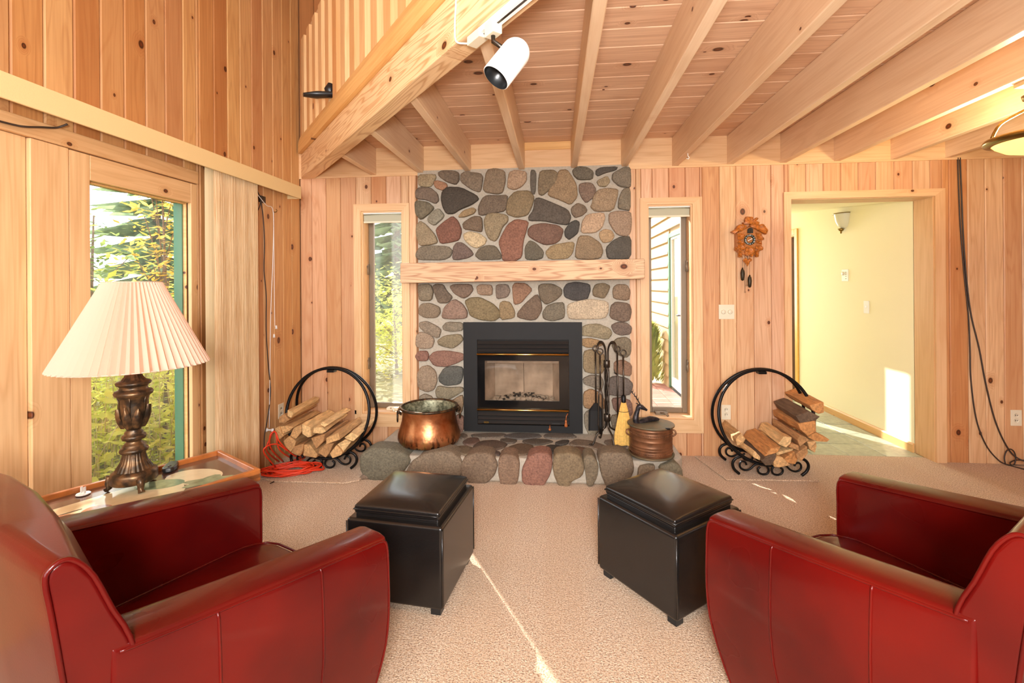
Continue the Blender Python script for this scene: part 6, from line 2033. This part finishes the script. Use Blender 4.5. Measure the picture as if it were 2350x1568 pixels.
cord('blind_cord', 'white pull cord of the blind hanging near the corner', [lw(578, 430, .05), lw(610, 470, .02), lw(627, 487), lw(626, 600), lw(622, 700), lw(620, 800), lw(618, 982)], 0.0028, 'pure_white')
bc = cord('blind_cord', 'short white blind cord ending in two tassels', [lw(628, 487), lw(629, 600), lw(630, 700), lw(631, 750)], 0.0022, 'pure_white')
for px_, py_ in ((634, 755), (629, 775)):
    q = lw(px_, py_, .003)
    m = MB(); m.lathe([(0.003, 0.028), (0.006, 0.026), (0.009, 0.0), (0.0005, 0.0)], 12, tuple(q)); o = m.build('tassel', 'pure_white', bc)
m = MB(); q = lw(628, 487, -0.006)
m.tube([q, q + Vector((0.02, 0, 0)), q + Vector((0.03, 0, 0.012)), q + Vector((0.02, 0, 0.022))], 0.003, 6)
o = m.build('cord_hook', 'antique_brass', org=tuple(q)); tag(o, 'small brass cord hook near the corner', 'hook')
q = lw(612, 987, -0.008)
ds = empty('door_stop', tuple(q), 'white spool-shaped wall bumper above the orange cord', 'bumper')
m = MB(); m.lathe([(0.016, 0.0), (0.014, 0.006), (0.007, 0.012), (0.007, 0.038), (0.013, 0.044), (0.013, 0.056), (0.0005, 0.058)], 16); m.v = [(z, x, y) for x, y, z in m.v]; m.build('spool', 'pure_white', ds, world=False)
# orange extension cord: a heap of loose loops in the corner, running off to the table
ec = empty('extension_cord', (-2.0, 3.30, 0.013), 'tangled bright orange extension cord heaped in the left corner', 'cord')
r5 = random.Random(12)
pts = []
cxy = Vector((-1.975, 3.33, 0))
for i in range(150):
    q = i / 150.0
    a = i * 0.52 + 0.5 * math.sin(i * 0.31)
    rx = 0.17 + 0.05 * math.sin(i * 0.17); ry = 0.075 + 0.02 * math.cos(i * 0.23)
    z = 0.024 + 0.035 * q + 0.012 * math.sin(i * 1.3)
    tilt = 0.35
    x, y = rx * math.cos(a), ry * math.sin(a)
    pts.append(cxy + Vector((x * math.cos(tilt) - y * math.sin(tilt) + 0.02 * math.sin(i * .05), x * math.sin(tilt) + y * math.cos(tilt), max(z, 0.020))))
m = MB(); m.tube(smooth_path(pts, 2), 0.0052, 6); m.build('heap', 'cord_orange', ec)
# loops standing against the wall
for k, seq in enumerate(((640, 1065, 612, 1035, 618, 1010, 631, 990, 640, 1030, 665, 1050), (650, 1060, 622, 1030, 620, 1000, 632, 992, 642, 1015, 670, 1042, 690, 1052), (632, 1072, 606, 1040, 612, 1025, 636, 1020, 660, 1035))):
    ps = [onX(seq[i], seq[i + 1], LX + 0.05 + 0.05 * k + 0.012 * i) for i in range(0, len(seq), 2)]
    for p in ps: p.z = max(p.z, 0.02)
    m = MB(); m.tube(smooth_path(ps, 6), 0.0052, 6); m.build('loop', 'cord_orange', ec)
for k, (a, b) in enumerate((((700, 1050), (590, 1085)), ((690, 1058), (588, 1090)), ((706, 1040), (600, 1078)))):
    ps = [onZ(*a, 0.05), onZ((a[0] * 2 + b[0]) / 3, (a[1] * 2 + b[1]) / 3 + 6, 0.03), onZ((a[0] + b[0] * 2) / 3, (a[1] + b[1] * 2) / 3 + 2, 0.02), onZ(b[0], b[1], 0.02)]
    m = MB(); m.tube(smooth_path(ps, 5), 0.0052, 6); m.build('strand', 'cord_orange', ec)
cord('floor_cord', 'short dark cord end lying on the carpet by the orange heap', [onZ(606, 1030, 0.05), onZ(615, 1055, 0.03), onZ(629, 1075, 0.02), onZ(633, 1100, 0.008), onZ(620, 1110, 0.008)], 0.004, 'cord_dark')
# black twin cable down the right part of the wall
YW = WY - 0.007
rw = lambda x, y, d=0.0: onY(x, y, YW - d)
cord('black_cable', 'black cable hanging straight down right of the doorway', [rw(2198, 362), rw(2200, 430), rw(2204, 520), rw(2212, 620), rw(2222, 720), rw(2226, 800), rw(2228, 870), rw(2240, 960), rw(2262, 1020), rw(2290, 1055), rw(2315, 1068, .03), onZ(2370, 1082, 0.008)], 0.0048, 'cord_dark')
cord('black_cable', 'second black cable slanting right down the panelled wall', [rw(2203, 362), rw(2206, 430), rw(2210, 530), rw(2217, 630), rw(2228, 720), rw(2247, 800), rw(2262, 880), rw(2282, 960), rw(2305, 1015), rw(2330, 1048, .02), onZ(2370, 1066, 0.03)], 0.0052, 'cord_dark')
m = MB()
for cx_, cy_, rx_, rz_ in ((2318, 1052, 13, 21), (2340, 1064, 22, 8)):
    m.tube([rw(cx_ + rx_ * math.cos(2 * PI * k / 24), cy_ + rz_ * math.sin(2 * PI * k / 24), 0.02 + 0.01 * math.sin(2 * PI * k / 24)) for k in range(24)], 0.0046, 6, closed=True)
m.v = [(x, y, max(z, 0.006)) for x, y, z in m.v]
o = m.build('cable_coil', 'cord_dark', org=tuple(rw(2320, 1060))); tag(o, 'loose coil of black cable at the foot of the right wall', 'cord')
# white hook under a joist, cord under the valance at the far left
hk = Vector((0.979, 3.78, ZB))
hk = Vector((JX[6], onZ(1581, 352, ZB).y, ZB))
m = MB(); m.tube([hk + Vector((0, 0, 0.0)), hk + Vector((0, 0, -0.018)), hk + Vector((0.010, 0, -0.030)), hk + Vector((0.004, 0, -0.042)), hk + Vector((-0.010, 0, -0.036))], 0.003, 6)
o = m.build('ceiling_hook', 'pure_white', org=tuple(hk)); tag(o, 'tiny white cup hook under a ceiling joist', 'hook')
cord('string_lights', 'dark green wire looped under the valance at the left', [lw(-40, 268, .02), lw(30, 286, .02), (lw(60, 291, .03)), lw(95, 292, .02), lw(130, 293, .02), lw(155, 285, .05)], 0.0045, 'cord_dark')
q = onY(818, 945, WY)
pg = empty('night_light', (q.x, WY - 0.002, q.z), 'small white plug hanging on the wall by the hazy window', 'plug')
m = MB(); m.box(-0.010, 0.010, -0.016, 0.0, -0.02, 0.02); m.build('body', 'pure_white', pg, world=False, bevel=0.003)
m = MB(); m.tube([(0, -0.008, -0.018), (0.002, -0.008, -0.06), (-0.002, -0.008, -0.10)], 0.002, 5); m.build('lead', 'pure_white', pg, world=False)
